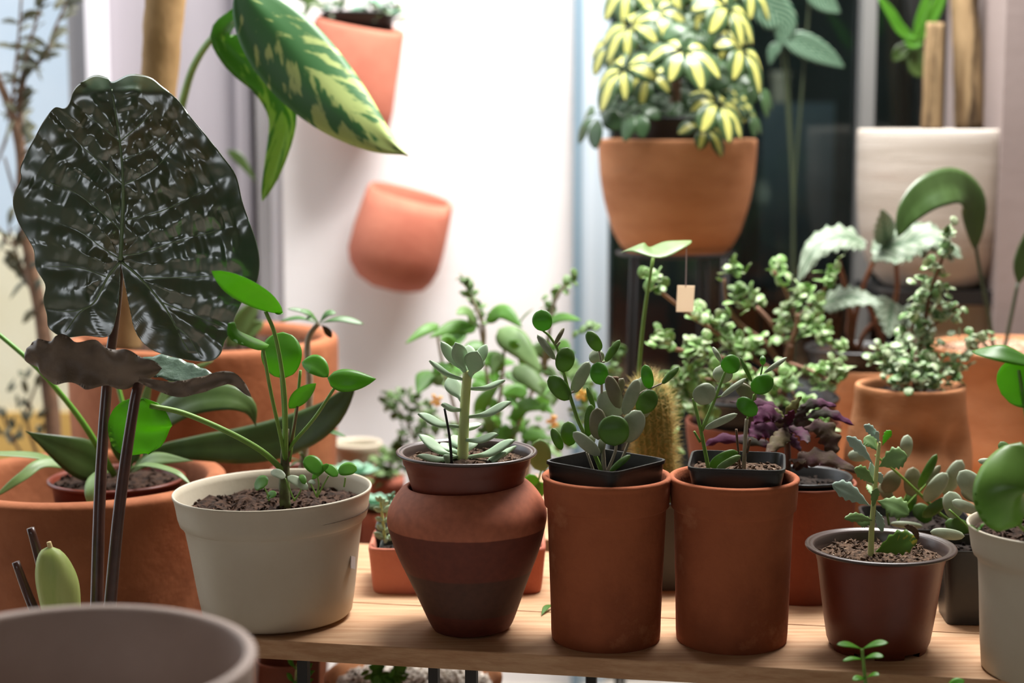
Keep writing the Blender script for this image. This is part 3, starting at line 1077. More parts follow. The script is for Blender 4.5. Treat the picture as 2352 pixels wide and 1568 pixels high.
# --- P1: big round planter with trunk; P2: nearer planter with strap leaves
P1Y = 2.36
cP = Vector((U(468, 770, P1Y).x, P1Y, FLOOR))
kP = mpp(U(468, 770, P1Y))
zP = lambda y: zpx(468, y, P1Y) - FLOOR
tree = thing('potted_marbled_tree', 'tall terracotta planter with a tan trunk and huge marbled leaf', 'potted plant', cP)
mb = MB()
lathe(mb, rounded([(.15, 0), (.155, .01), (303 * kP, zP(1000)), (307 * kP, zP(800)), (306 * kP, zP(778)), (296 * kP, zP(769)), (276 * kP, zP(770)), (262 * kP, zP(785)), (256 * kP, zP(860))], 2), cP, 96, wob=.006)
mb.build('pot', TERRA_BIG, tree)
soil(tree, cP + Vector((0, 0, zP(800))), 264 * kP, SOIL, .006, 120, chip=.006, seed=19)

P2Y = 1.985
cQ = Vector((U(196, 1095, P2Y).x, P2Y, FLOOR))
kQ = mpp(U(196, 1095, P2Y))
zQ = lambda y: zpx(196, y, P2Y) - FLOOR
plq = thing('terracotta_planter', 'thick rimmed round terracotta planter at left behind the dark stalks', 'planter', cQ)
mb = MB()
lathe(mb, rounded([(.11, 0), (.115, .01), (262 * kQ, zQ(1400)), (300 * kQ, zQ(1180)), (318 * kQ, zQ(1110)), (318 * kQ, zQ(1097)), (306 * kQ, zQ(1089)), (288 * kQ, zQ(1089)), (272 * kQ, zQ(1098)), (266 * kQ, zQ(1160)), (240 * kQ, zQ(1300))], 2), cQ, 96, wob=.008)
mb.build('pot', TERRA_BIG, plq)
mb = MB()
lathe(mb, [(250 * kQ, zQ(1230)), (248 * kQ, zQ(1229))], cQ, 64, cap0=False, cap1=True)
mb.build('inner_floor', SOIL_BLACK, plq)
cS = Vector((U(268, 1096, P2Y + .015).x, P2Y + .015, FLOOR + zQ(1228)))
zS = lambda y: zpx(268, y, P2Y + .015) - cS.z
strapp = thing('potted_strap_plant', 'broad strap leaved plant in a brown nursery pot inside the thick rimmed planter', 'potted plant', cS)
mb = MB()
lathe(mb, [(128 * kQ, 0), (146 * kQ, zS(1110)), (150 * kQ, zS(1106)), (156 * kQ, zS(1102)), (157 * kQ, zS(1097)), (152 * kQ, zS(1094)), (146 * kQ, zS(1099)), (140 * kQ, zS(1140))], cS, 80)
mb.build('nursery_pot', PLASTIC_BROWN, strapp)
soil(strapp, cS + Vector((0, 0, zS(1106))), 146 * kQ, SOIL, .004, 120, chip=.004, seed=20)

# --- R: grey foreground vase
VY = 1.10
cV = Vector((U(148, 1508, VY).x, VY, FLOOR))
kV = mpp(U(148, 1508, VY))
zv = zpx(148, 1508, VY) - FLOOR
mb = MB()
lathe(mb, rounded([(.085, 0), (.09, .006), (.104, .25), (420 * kV, zv - .05), (434 * kV, zv - .012), (438 * kV, zv - .003), (434 * kV, zv), (414 * kV, zv), (404 * kV, zv - .004), (400 * kV, zv - .05), (.09, .25), (.07, .1), (.002, .1)], 2), cV, 96)
tag(mb.build('ceramic_vase', VASE_GREY, None, loc=cV), 'empty mauve grey vase, blurred in the near left corner', 'vase')

# --- wall pots
def wall_pot(label, cx, cy, hw, top_l, top_r, bot, tiltx, depth, parentname='wall_pot'):
    pass


def half_pot(name, label, levels, Y, bulge, m, lip=.008, ctr=None):
    """pocket pot against the wall: levels = [(left px, row, right px, row)] from bottom to top"""
    c = U(*(ctr or ((levels[0][0] + levels[0][2]) / 2, levels[0][1])), Y)
    t = thing(name, label, 'wall pot', c)
    rows = []
    n = 48
    Ls = []
    for k, (lx, ly, rx, ry, d) in enumerate(levels):
        Ls.append((U(lx, ly, Y), U(rx, ry, Y), d))

    def loop(a, b, d, inset=0.0, dip=0.0):
        mid = (a + b) / 2
        hx = (b - a) / 2
        out = []
        for j in range(n):
            g = 2 * pi * j / n
            cs, sn = math.cos(g), math.sin(g)
            k = (abs(cs) ** 2.3 + abs(sn) ** 2.3) ** (-1 / 2.3)
            dy = sn * k * d * .5
            p = mid + hx * (cs * k * (1 - inset / max(hx.length, 1e-4)))
            p.y = Y - d * .5 * (1) + dy * (1 - inset / max(d * .5, 1e-4))
            p.z -= dip * (1 - sn * k) * .5
            out.append(p)
        return out
    for q_, (a, b, d) in enumerate(Ls):
        rows.append(loop(a, b, d, 0, .016 * max(0, (q_ - len(Ls) + 3) / 2)))
    a, b, d = Ls[-1]
    up = Vector((0, 0, .004))
    rows.append([p + up for p in loop(a, b, d, lip * .4, .016)])
    rows.append([p + up for p in loop(a, b, d, lip * .8, .016)])
    rows.append(loop(a, b, d, lip * 1.15, .016))
    a2, b2, d2 = Ls[-3]
    rows.append(loop(a2, b2, d2, lip * 1.2))
    a3, b3, d3 = Ls[-5] if len(Ls) > 5 else Ls[1]
    rows.append(loop(a3, b3, d3, lip * 1.2))
    mb = MB()
    o = mb.grid(rows, True, flip=False)
    mb.fan(sum((Vector(p) for p in rows[0]), Vector()) / n, [o + j for j in range(n)], True)
    e = o + (len(rows) - 1) * n
    mb.fan(sum((Vector(p) for p in rows[-1]), Vector()) / n, [e + j for j in range(n)])
    mb.build('pot', m, t)
    return t, Ls


WY = WALLY - .002
wp1, L1 = half_pot('wall_pot', 'empty salmon terracotta pocket pot on the white wall', [
    (895, 662, 945, 668, .04), (858, 648, 975, 662, .08), (828, 624, 994, 645, .105), (811, 592, 1010, 618, .118), (808, 560, 1018, 592, .125), (822, 505, 1029, 545, .125), (838, 458, 1038, 502, .12), (848, 424, 1042, 470, .112), (852, 412, 1043, 462, .11)], WY, 1, TERRA_WALL)
wp2, L2 = half_pot('potted_wall_plant', 'terracotta pocket pot with bluish plant, high on the white wall', [
    (785, 318, 855, 328, .06), (748, 292, 882, 312, .10), (730, 265, 898, 294, .118), (722, 228, 908, 258, .125), (720, 170, 916, 200, .125), (722, 110, 925, 145, .12), (728, 55, 932, 90, .115), (733, 34, 935, 72, .112)], WY, 1, TERRA_WALL)

# --- U: schefflera bowl on an iron stand
SY = 2.62
cU = Vector((U(1556, 318, SY).x, SY, 0))
kU = mpp(U(1556, 330, SY))
zU = lambda y: zpx(1556, y, SY)
zb = zU(590)
bowl = thing('terracotta_bowl', 'round bellied terracotta bowl on the black iron stand', 'terracotta pot', Vector((cU.x, cU.y, zb)))
mb = MB()
lathe(mb, rounded([(70 * kU, zb), (92 * kU, zb + .002), (124 * kU, zU(572)), (145 * kU, zU(535)), (148 * kU, zU(528)), (166 * kU, zU(470)), (177 * kU, zU(410)), (181 * kU, zU(350)), (182 * kU, zU(326)), (179 * kU, zU(319)), (172 * kU, zU(319)), (168 * kU, zU(330)), (160 * kU, zU(440)), (130 * kU, zU(540))], 1), cU, 96)
mb.build('pot_body', TERRA_PALE, bowl)
mb = MB()
lathe(mb, [(150 * kU, zU(440)), (148 * kU, zU(439))], cU, 48, cap0=False, cap1=True)
mb.build('filler', SOIL_BLACK, bowl)
stand = thing('plant_stand', 'black iron ring stand with thin splayed legs under the belly bowl', 'plant stand', Vector((cU.x, cU.y, FLOOR)))
mb = MB()
rows = []
zr = zU(580)
for i in range(13):
    a = 2 * pi * i / 12
rr_ = 133 * kU
ring = []
for i in range(49):
    a = 2 * pi * i / 48
    ring.append(Vector((cU.x + rr_ * math.cos(a), cU.y + rr_ * math.sin(a), zr)))
tube(mb, ring, .0035, .0035, 8, n=97)
mb.build('ring', STEEL, stand)
for a in (-2.5, -2.36, -.78, -.64, .9, 1.04, 2.3):
    mb = MB()
    s = Vector((cU.x + rr_ * math.cos(a), cU.y + rr_ * math.sin(a), zr))
    q = (a * 180 / pi) % 360
    e = Vector((cU.x + (rr_ + .03) * math.cos(a), cU.y + (rr_ + .03) * math.sin(a), FLOOR))
    tube(mb, [s, e], .0032, .0032, 8)
    mb.build('leg', STEEL, stand)
sch = thing('potted_umbrella_plant', 'umbrella plant with yellow splashed leaves in a black pot inside the belly bowl', 'potted plant', Vector((cU.x, cU.y, zU(440))))
mb = MB()
cUb = Vector((cU.x + .003, cU.y, 0))
lathe(mb, [(110 * kU, zU(439)), (120 * kU, zU(330)), (126 * kU, zU(280)), (130 * kU, zU(272)), (128 * kU, zU(268)), (122 * kU, zU(272)), (114 * kU, zU(330))], cUb, 80)
mb.build('nursery_pot', PLASTIC_BLACK, sch)
soil(sch, Vector((cUb.x, cUb.y, zU(292))), 121 * kU, SOIL_BLACK, .004, 40, seed=23)

# --- V: whitewashed pot with cut trunks
VY2 = 2.74
cW = Vector((U(2152, 300, VY2).x, VY2, 0))
kW = mpp(U(2152, 300, VY2))
zW = lambda y: zpx(2152, y, VY2)
yuc = thing('potted_yucca', 'whitewashed ceramic pot with two cut bare trunks beside the pillar', 'potted plant', Vector((cW.x, cW.y, zW(655))))
mb = MB()
lathe(mb, rounded([(105 * kW, zW(655)), (112 * kW, zW(652)), (150 * kW, zW(610)), (170 * kW, zW(540)), (177 * kW, zW(450)), (179 * kW, zW(360)), (180 * kW, zW(304)), (177 * kW, zW(296)), (168 * kW, zW(297)), (162 * kW, zW(320)), (160 * kW, zW(400))], 1), cW, 96, wob=.006)
mb.build('pot', CERAMIC_W, yuc)
soil(yuc, Vector((cW.x, cW.y, zW(306))), 165 * kW, SOIL, .004, 40, seed=24)
stool = thing('stool', 'beige block stool under the whitewashed pot', 'stool', Vector((cW.x, cW.y, FLOOR)))
mb = MB()
box(mb, cW.x - .105, cW.x + .105, cW.y - .1, cW.y + .1, zW(655) - .022, zW(655))
mb.build('seat', STEEL, stool, smooth=False)
mb = MB()
box(mb, cW.x - .02, cW.x + .09, cW.y - .08, cW.y + .08, FLOOR, zW(655) - .022)
mb.build('pedestal', mat('beige_wood', (176, 162, 138), (160, 146, 120), 6, .8, stretch=(8, 8, 1)), stool, smooth=False)

# ================================================================== plants
def V(*a):
    return Vector(a)


# ---------- A: pilea
p = Plant(potA, cA.y - .01)
p.stem([(655, 1165), (653, 1100), (654, 1050), (656, 985)], 14, 8, m=mat('dark_stem', (62, 44, 34), (88, 100, 50), 40, .7, .3, 120), name='main_stem', wob=.3)
pts = [(610, 715, -.10), (632, 770, -.09), (650, 870, -.06), (656, 960, -.03), (656, 1060, 0)]
p.stem(pts, 4.5, 6, PETIOLE, 'petiole')
p.leaf([(650, 720, -.085), (600, 690, -.12), (540, 655, -.16), (486, 622, -.175)], 31, PILEA, (.25, -1, -.55), shape='oval', fold=.1, curl=-.15)
p.leaf([(630, 712, -.09), (640, 720, -.09), (648, 716, -.085)], 9, PILEA, UPN, shape='round')
p.stem([(604, 800, -.09), (622, 900, -.06), (644, 1000, -.02), (656, 1060)], 4, 5, PETIOLE, 'petiole')
p.leaf([(618, 792, -.08), (580, 782, -.11), (545, 765, -.14), (524, 742, -.15)], 30, PILEA, (.1, -.9, .75), shape='oval', fold=.5, curl=-.7)
p.leaf([(652, 869, -.01), (646, 812, -.01), (650, 762, .0)], 47, PILEA, (0, -1, .05), shape='round', fold=.04, curl=-.12, nu=18, nv=10)
p.stem([(646, 860, -.012), (652, 950, -.01), (654, 1060, 0)], 4, 5, PETIOLE, 'petiole')
p.leaf([(693, 832, .01), (725, 838, .0), (754, 866, -.01)], 24, PILEA, (-.1, -1, .5), shape='oval', fold=.3, curl=-.2)
p.stem([(690, 850, .01), (682, 930, .01), (664, 1060, 0)], 3.5, 4.5, PETIOLE, 'petiole')
p.leaf([(752, 868, -.02), (790, 872, -.025), (830, 872, -.025), (864, 870, -.02)], 27, PILEA, (.05, -1, .35), shape='ovate', fold=.25, curl=-.5)
p.stem([(770, 888, -.02), (722, 960, -.01), (668, 1025, 0), (660, 1060)], 3.5, 5, PETIOLE, 'petiole')
p.leaf([(664, 938, -.01), (690, 908, -.015), (726, 880, -.02)], 19, GREEN, (.4, -1, .1), shape='oval', fold=.35)
p.stem([(684, 932, -.012), (672, 1000, 0), (660, 1060)], 3, 4, BROWNSTEM, 'petiole')
p.leaf([(340, 1042, -.06), (322, 985, -.07), (330, 914, -.075)], 72, PILEA, (.2, -1, .25), shape='round', fold=.04, curl=-.1, nu=18, nv=10, wig=.12)
p.stem([(345, 932, -.075), (420, 948, -.06), (520, 990, -.04), (600, 1035, -.02), (652, 1082, 0)], 6, 7.5, PETIOLE, 'petiole')
for a, b, w, m in (((700, 1050), (738, 1088), 20, PILEA), ((776, 1080), (820, 1080), 17, PILEA), ((745, 1070), (775, 1094), 13, PILEA), ((716, 1100), (756, 1066), 9, GREEN),
                   ((622, 1082), (655, 1098), 11, HOYA_GREY), ((660, 1094), (708, 1124), 12, HOYA_GREY), ((584, 1112), (614, 1112), 20, GREEN), ((612, 1140), (634, 1138), 11, GREEN), ((708, 1106), (724, 1112), 6, HOYA_GREY), ((690, 1090), (700, 1112), 8, GREEN)):
    mid = ((a[0] + b[0]) / 2, (a[1] + b[1]) / 2 - 3, -.035)
    p.leaf([(a[0], a[1], -.03), mid, (b[0], b[1], -.04)], w, m, (.1, -1, .7), shape='round', fold=.05, nu=10, name='small_leaf')
for pts in (((728, 1140), (732, 1110), (726, 1085)), ((728, 1142), (745, 1110), (755, 1092)), ((727, 1140), (718, 1120), (712, 1108)), ((676, 1150), (664, 1120), (655, 1098)), ((676, 1150), (690, 1128), (690, 1118)), ((790, 1118), (792, 1106), (793, 1096)), ((618, 1150), (615, 1135), (606, 1118))):
    p.stem([(x, y, -.034) for x, y in pts], 2.2, 1.8, PETIOLE, 'petiole', seg=6)
mb = MB()
box(mb, -.0046, .0046, -.0003, .0003, -.007, .007, Matrix.Translation(U(812, 1305, cA.y)) @ Matrix.Rotation(.9, 4, 'Z') @ Matrix.Rotation(.3, 4, 'Y'))
ang_ = .34
sp_ = cA + V(math.cos(-ang_) * 190 * mA, math.sin(-ang_) * 190 * mA, zpx(812, 1308, cA.y - .05))
mb = MB()
box(mb, -.005, .005, -.0004, .0006, -.0065, .0065, Matrix.Translation(sp_) @ Matrix.Rotation(pi / 2 - ang_, 4, 'Z') @ Matrix.Rotation(-.12, 4, 'X') @ Matrix.Rotation(.35, 4, 'Y'))
mb.build('price_sticker', mat('faded_sticker', (186, 172, 164), None, rough=.7), potA, smooth=False)

# ---------- seedling behind the pilea
SDY = 2.045
sd = thing('seedling_pot', 'slim grey stemmed seedling with a top whorl of leaves behind the cream pilea pot', 'potted plant', (U(690, 1200, SDY).x, SDY, 0))
cs = Vector((U(690, 1200, SDY).x, SDY, 0))
mb = MB()
lathe(mb, [(.028, 0), (.036, .10), (.038, .105), (.036, .108), (.034, .105), (.032, .06)], cs, 48)
mb.build('nursery_pot', PLASTIC_BROWN, sd)
soil(sd, cs + V(0, 0, .098), .034, SOIL, .002, 30, seed=41)
p = Plant(sd, SDY)
p.stem([(688, 1130), (698, 1050), (708, 960), (711, 870), (706, 800), (712, 768), (732, 742)], 10, 6, GREYSTEM, wob=.15, seg=10)
for t, w, q in (((660, 709), 7, -.01), ((642, 738), 7, .01), ((702, 735), 6, -.02), ((772, 719), 10, .0), ((836, 744), 11, .01), ((690, 716), 11, -.02)):
    mid = ((732 + t[0]) / 2, (742 + t[1]) / 2 - 10, q * .5)
    p.leaf([(733, 742), mid, (t[0], t[1], q)], w, SEEDL, (.1, -.7, 1), shape='obovate', fold=.3, curl=-.2)
p.leaf([(738, 745), (750, 758), (762, 776)], 8, DEADLEAF, CAMN, shape='obovate', ruffle=.4)
for t, w in (((670, 950), 14), ((763, 974), 9), ((796, 1003), 6), ((690, 1000), 8), ((740, 1010), 6)):
    p.leaf([(712, 995), ((712 + t[0]) / 2, (995 + t[1]) / 2 - 8, -.01), (t[0], t[1], -.015)], w, SEEDL if w < 12 else HOYA_GREY, (.1, -.8, .8), shape='obovate', fold=.3)
for t in ((575, 1050), (672, 1035), (655, 1080)):
    p.leaf([(703, 1060), ((703 + t[0]) / 2, (1060 + t[1]) / 2 - 8, -.02), (t[0], t[1], -.02)], 5, SEEDL, UPN, shape='lance')

# ---------- B: stalked succulent
p = Plant(sucpot, nB.y)
p.stem([(1062, 1075), (1064, 1010), (1068, 930), (1074, 850)], 14, 10.5, SUCC_STEM, 'stem', seg=12, wob=.1)
SL = [((1074, 862), (1012, 784), 11, -.005), ((1072, 858), (1046, 786), 15, -.02), ((1076, 855), (1076, 792), 14, .02), ((1078, 862), (1118, 790), 11, .01), ((1078, 866), (1096, 806), 19, -.025),
      ((1080, 866), (1112, 820), 9, .012), ((1064, 872), (986, 828), 8, -.01), ((1064, 925), (1030, 866), 16, .02), ((1078, 893), (1160, 873), 8, -.005), ((1062, 942), (1014, 928), 9, -.025),
      ((1070, 958), (1174, 922), 12, -.015), ((1056, 980), (960, 950), 13, -.02), ((1070, 985), (1098, 972), 14, .025), ((1062, 1010), (1144, 997), 11, -.03), ((1050, 1050), (962, 998), 14, .0),
      ((1056, 1048), (958, 1046), 9, -.035), ((1074, 1050), (1182, 1010), 14, -.025), ((1084, 1064), (1186, 1024), 8, .01), ((1085, 1072), (1162, 1038), 11, -.02), ((1060, 1040), (1012, 1018), 14, .03), ((1062, 1035), (1040, 1000), 12, .035),
      ((1070, 1040), (1092, 1008), 10, .03), ((1046, 1068), (1020, 1045), 9, -.03)]
for a, b, w, dy in SL:
    dx, dyy = b[0] - a[0], b[1] - a[1]
    L = math.hypot(dx, dyy)
    sag = .09 * L if abs(dx) > abs(dyy) else .04 * L
    mid = (a[0] * .5 + b[0] * .5, a[1] * .5 + b[1] * .5 + sag, dy * .5)
    n = (-.35 * dx / L, -.6, 1.0) if abs(dx) > abs(dyy) * 1.2 else (-.3 * dx / L, -1, .35)
    p.leaf([a, mid, (b[0], b[1], dy)], w * 1.25, SUCC, n, shape='spoon', fold=.12, curl=.1, thick=6.5, nu=16, nv=6)
mb = MB()
tube(mb, [U(1021, 938, nB.y - .03), U(1032, 1000, nB.y - .03), U(1038, 1066, nB.y - .028)], .0012, .0016, 6)
mb.build('stake', STEEL, sucpot)

# ---------- C: hoya
p = Plant(hoyaC, cC.y)
ST = [([(1385, 1090), (1360, 1030), (1330, 970), (1308, 905), (1295, 855), (1282, 805), (1262, 772), (1248, 760)], 5.5, 2.5),
      ([(1386, 1090), (1388, 1020), (1420, 960), (1436, 945)], 4, 3), ([(1390, 1090), (1384, 1000), (1382, 890), (1381, 835), (1376, 806)], 4, 2.2),
      ([(1392, 1090), (1412, 1040), (1415, 1018)], 4, 3.5), ([(1280, 795), (1286, 785), (1280, 792)], 2, 2), ([(1381, 833), (1390, 830)], 2, 2),
      ([(1400, 1090), (1425, 1060), (1450, 1000)], 4, 3), ([(1436, 950), (1470, 905), (1492, 893), (1520, 880)], 3, 2), ([(1370, 1090), (1362, 1078), (1348, 1038)], 4, 3), ([(1308, 905), (1318, 898)], 2, 2), ([(1294, 845), (1276, 826)], 2, 2)]
for pts, r0, r1 in ST:
    p.stem(pts, r0, r1, GREYSTEM if r0 < 5 else PETIOLE, 'stem', seg=7)
mb = MB()
tube(mb, [p.P((1413, 885)), p.P((1413, 865))], .0035, .0035, 10)
mb.build('cut_stub', DEADLEAF, hoyaC)
g, h, gr, ol = HOYA_BRIGHT, HOYA, HOYA_GREY, HOYA_OLIVE
HC = [((1247, 761), (1243, 711), 23, g, 0, 0), ((1276, 826), (1234, 768), 9, gr, 0, 1), ((1273, 793), (1296, 752), 5, ol, 0, 0), ((1292, 855), (1304, 797), 22, h, -.01, 0), ((1308, 918), (1261, 864), 20, h, 0, 0),
      ((1315, 903), (1353, 830), 15, gr, .01, 0), ((1379, 806), (1349, 761), 15, h, 0, 0), ((1389, 831), (1424, 780), 9, h, .01, 1), ((1378, 834), (1362, 804), 18, gr, .02, 0), ((1380, 884), (1372, 831), 21, g, -.01, 0),
      ((1424, 938), (1396, 862), 16, ol, -.02, 0), ((1425, 958), (1380, 900), 28, gr, .0, 0), ((1434, 953), (1466, 870), 16, gr, -.025, 0), ((1484, 908), (1472, 866), 17, gr, .015, 0), ((1492, 893), (1481, 837), 14, g, 0, 0),
      ((1520, 881), (1559, 842), 8, h, 0, 1), ((1470, 949), (1503, 897), 23, h, -.01, 0), ((1412, 1024), (1406, 953), 36, h, -.045, 0), ((1432, 1016), (1472, 943), 27, gr, -.02, 0), ((1374, 1010), (1372, 936), 20, ol, -.02, 0),
      ((1352, 1002), (1358, 928), 13, h, 0, 0), ((1366, 940), (1348, 888), 6, h, .01, 1), ((1308, 1024), (1305, 967), 19, HOYA, .02, 0), ((1290, 1033), (1268, 983), 11, h, .0, 0), ((1378, 1046), (1316, 992), 15, gr, -.03, 0),
      ((1352, 1028), (1356, 990), 14, gr, .02, 0), ((1400, 1082), (1448, 1044), 8, h, -.02, 1), ((1380, 1040), (1384, 1000), 8, gr, 0, 1), ((1395, 935), (1432, 868), 14, ol, .02, 0), ((1478, 960), (1480, 925), 16, gr, .02, 0)]
for a, b, w, m, dy, edge in HC:
    dx = b[0] - a[0]
    p.leaf([(a[0], a[1], dy), ((a[0] + b[0]) / 2, (a[1] + b[1]) / 2, dy - .004), (b[0], b[1], dy)], w, m, (.15 if dx > 0 else -.15, -1, .15 if not edge else .8), shape='disc', fold=.06, curl=-.1, thick=2.6, nu=14, nv=8)

# ---------- D: hoya
p = Plant(hoyaD, cD.y)
for pts, r0, r1, m in (([(1628, 1080), (1618, 1030), (1610, 990), (1596, 930), (1592, 915)], 5, 3.5, PETIOLE), ([(1612, 988), (1640, 920), (1660, 868), (1668, 850)], 4.5, 3, PETIOLE), ([(1608, 1015), (1594, 990)], 3, 2.6, PETIOLE),
                       ([(1708, 1082), (1712, 1000), (1715, 962)], 5, 4.5, GREYSTEM), ([(1700, 1082), (1694, 1020), (1691, 985)], 3, 3, BROWNSTEM), ([(1716, 1040), (1723, 1008)], 3, 3, BROWNSTEM), ([(1730, 920), (1745, 870), (1754, 826)], 2.6, 1.8, PETIOLE), ([(1716, 962), (1724, 940), (1732, 905)], 3, 2.6, PETIOLE), ([(1646, 913), (1660, 908)], 2, 2, PETIOLE)):
    p.stem(pts, r0, r1, m, 'stem', seg=7)
HD = [((1594, 920), (1642, 890), 24, gr, -.01, 0), ((1662, 852), (1696, 822), 22, g, -.01, 0), ((1664, 880), (1656, 838), 23, gr, .015, 0), ((1658, 832), (1637, 796), 6, gr, .01, 1), ((1728, 878), (1700, 820), 5, h, 0, 1),
      ((1726, 896), (1776, 870), 22, g, -.01, 0), ((1737, 918), (1690, 882), 16, ol, .01, 0), ((1738, 952), (1694, 916), 19, g, -.015, 0), ((1655, 912), (1714, 868), 7, gr, -.01, 1), ((1618, 985), (1694, 950), 9, gr, -.015, 0),
      ((1630, 1072), (1696, 1038), 17, h, -.01, 0), ((1645, 1078), (1702, 1046), 9, STRAP_PALE, -.025, 0), ((1752, 838), (1752, 816), 7, g, 0, 0), ((1755, 856), (1808, 820), 6, gr, 0, 1)]
for a, b, w, m, dy, edge in HD:
    dx = b[0] - a[0]
    p.leaf([(a[0], a[1], dy), ((a[0] + b[0]) / 2, (a[1] + b[1]) / 2, dy - .004), (b[0], b[1], dy)], w, m, (.15 if dx > 0 else -.15, -1, .15 if not edge else .8), shape='disc', fold=.06, curl=-.1, thick=2.6, nu=14, nv=8)

# ---------- E: kalanchoe
p = Plant(kal, cE.y)
p.stem([(2000, 1284), (2002, 1215), (2008, 1140), (2014, 1070), (2020, 1015)], 7.5, 4, SUCC_STEM, 'stem', seg=10)
KL = [((1999, 1162), (1911, 1112), 21, KAL_SILVER, -.02), ((2008, 1196), (1939, 1190), 11, KAL, -.02), ((2008, 1204), (1968, 1200), 14, KAL, .0), ((2010, 1112), (1962, 1076), 16, KAL, -.01), ((2006, 1066), (1944, 1002), 14, KAL_SILVER, -.01), ((2022, 1014), (1984, 976), 11, KAL_SILVER, -.01),
      ((2016, 1036), (1985, 1004), 18, KAL, .01), ((2026, 1024), (2047, 988), 9, PILEA, 0), ((2018, 1072), (2084, 1046), 25, KAL, -.01), ((2014, 1150), (2088, 1182), 25, KAL, -.015), ((2010, 1268), (2108, 1238), 27, KAL_YELLOW, -.03), ((2012, 1170), (2027, 1222), 10, KAL_SILVER, .0),
      ((2012, 1140), (2000, 1060), 9, KAL_SILVER, .01), ((2008, 1150), (1992, 1112), 8, KAL, .02), ((2016, 1085), (2024, 1110), 9, KAL_SILVER, .01), ((2004, 1170), (2014, 1120), 10, KAL, -.01), ((2018, 1020), (2012, 990), 6, KAL_SILVER, -.01)]
for a, b, w, m, dy in KL:
    dx = b[0] - a[0]
    p.leaf([a, ((a[0] + b[0]) / 2, (a[1] + b[1]) / 2 - 5, dy * .6), (b[0], b[1], dy)], w, m, (.1, -1, .45), shape='obovate', fold=.2, curl=-.15, thick=2.4, nu=24, nv=8, tooth=.14, tf=5.5)
p.leaf([(2078, 1206, -.03), (2100, 1218, -.034), (2109, 1240, -.034)], 8, DEADLEAF, CAMN, shape='strap', ruffle=.3, name='withered_tip', label='brown withered leaf tip')

# ---------- F: pilea at right edge
p = Plant(pilF, cF.y - .02)
p.leaf([(2345, 1205, -.05), (2312, 1130, -.075), (2345, 1015, -.05)], 74, mat('large_pilea_leaf', (112, 152, 66), (98, 140, 56), 20, .32, trans=.3, tcol=(130, 176, 60)), (-.3, -1, .6), shape='round', fold=.05, curl=-.3, nu=18, nv=10)
p.leaf([(2232, 806, .0), (2300, 812, -.02), (2390, 840, -.02)], 30, PILEA, (0, -.7, 1), shape='oval', fold=.15, curl=-.1)
p.leaf([(2300, 905, .01), (2345, 880, .0), (2400, 850, .0)], 58, PILEA, (0, -1, .25), shape='round', fold=.05, nu=18, nv=10)
p.stem([(2340, 850), (2356, 950), (2375, 1100), (2400, 1220)], 4, 6, PETIOLE, 'petiole')
p.stem([(2335, 1200, -.05), (2360, 1222, -.03), (2395, 1236)], 4, 5, PETIOLE, 'petiole')
for a, b in (((2246, 1218), (2222, 1204)), ((2248, 1218), (2262, 1200)), ((2244, 1220), (2254, 1212))):
    p.leaf([(a[0], a[1], -.06), ((a[0] + b[0]) / 2, (a[1] + b[1]) / 2 - 2, -.062), (b[0], b[1], -.06)], 3.5, PILEA, UPN, shape='lance', name='sprout')

# ---------- G: purple plant
p = Plant(gyn, cG.y)
p.stem([(1808, 1110, -.02), (1809, 1040, -.02), (1806, 985, -.02)], 9, 7, GYN_STEM, 'stem', seg=10)
GL = [([(1822, 960), (1868, 925), (1922, 932)], 13, GYNURA, .0), ([(1840, 962), (1900, 946), (1962, 976)], 13, GYNURA, -.02), ([(1795, 955), (1760, 928), (1676, 922)], 13, GYNURA, .02), ([(1802, 968), (1765, 945), (1732, 972)], 22, GYNURA, -.02), ([(1800, 990), (1755, 985), (1722, 1002)], 26, GYNURA, -.03),
      ([(1790, 1030), (1740, 1014), (1660, 1006), (1612, 1026)], 13, GYNURA, -.01), ([(1810, 980), (1796, 1004), (1760, 1040)], 19, GYNURA_D, -.06), ([(1806, 975), (1818, 940), (1840, 910)], 12, GYNURA_G, -.03), ([(1845, 985), (1888, 980), (1908, 1010), (1912, 1052)], 27, GYNURA_D, -.02), ([(1828, 1080), (1850, 1052), (1900, 1050), (1972, 1085)], 24, GYNURA_D, -.04),
      ([(1812, 978), (1840, 990), (1856, 1018)], 17, GYNURA, -.05), ([(1804, 975), (1790, 950), (1772, 936)], 10, GYNURA_G, .0), ([(1800, 985), (1810, 960), (1822, 940)], 12, GYNURA, -.04), ([(1810, 978), (1835, 955), (1850, 930)], 13, GYNURA, .0), ([(1824, 1076), (1830, 1055), (1850, 1062)], 14, GYNURA_D, -.05), ([(1806, 990), (1785, 1000), (1770, 1020)], 14, GYNURA_D, .01), ([(1810, 990), (1822, 1010), (1840, 1036)], 12, GYNURA, -.02)]
for pts, w, m, dy in GL:
    n_ = len(pts) - 1
    p.leaf([(x, y, -.02 + dy * k / n_) for k, (x, y) in enumerate(pts)], w, m, (.1, -.8, .7), shape='oval', fold=.15, curl=-.35, ruffle=.22, rf=4.5, nu=26, nv=8, tooth=.16, tf=5)

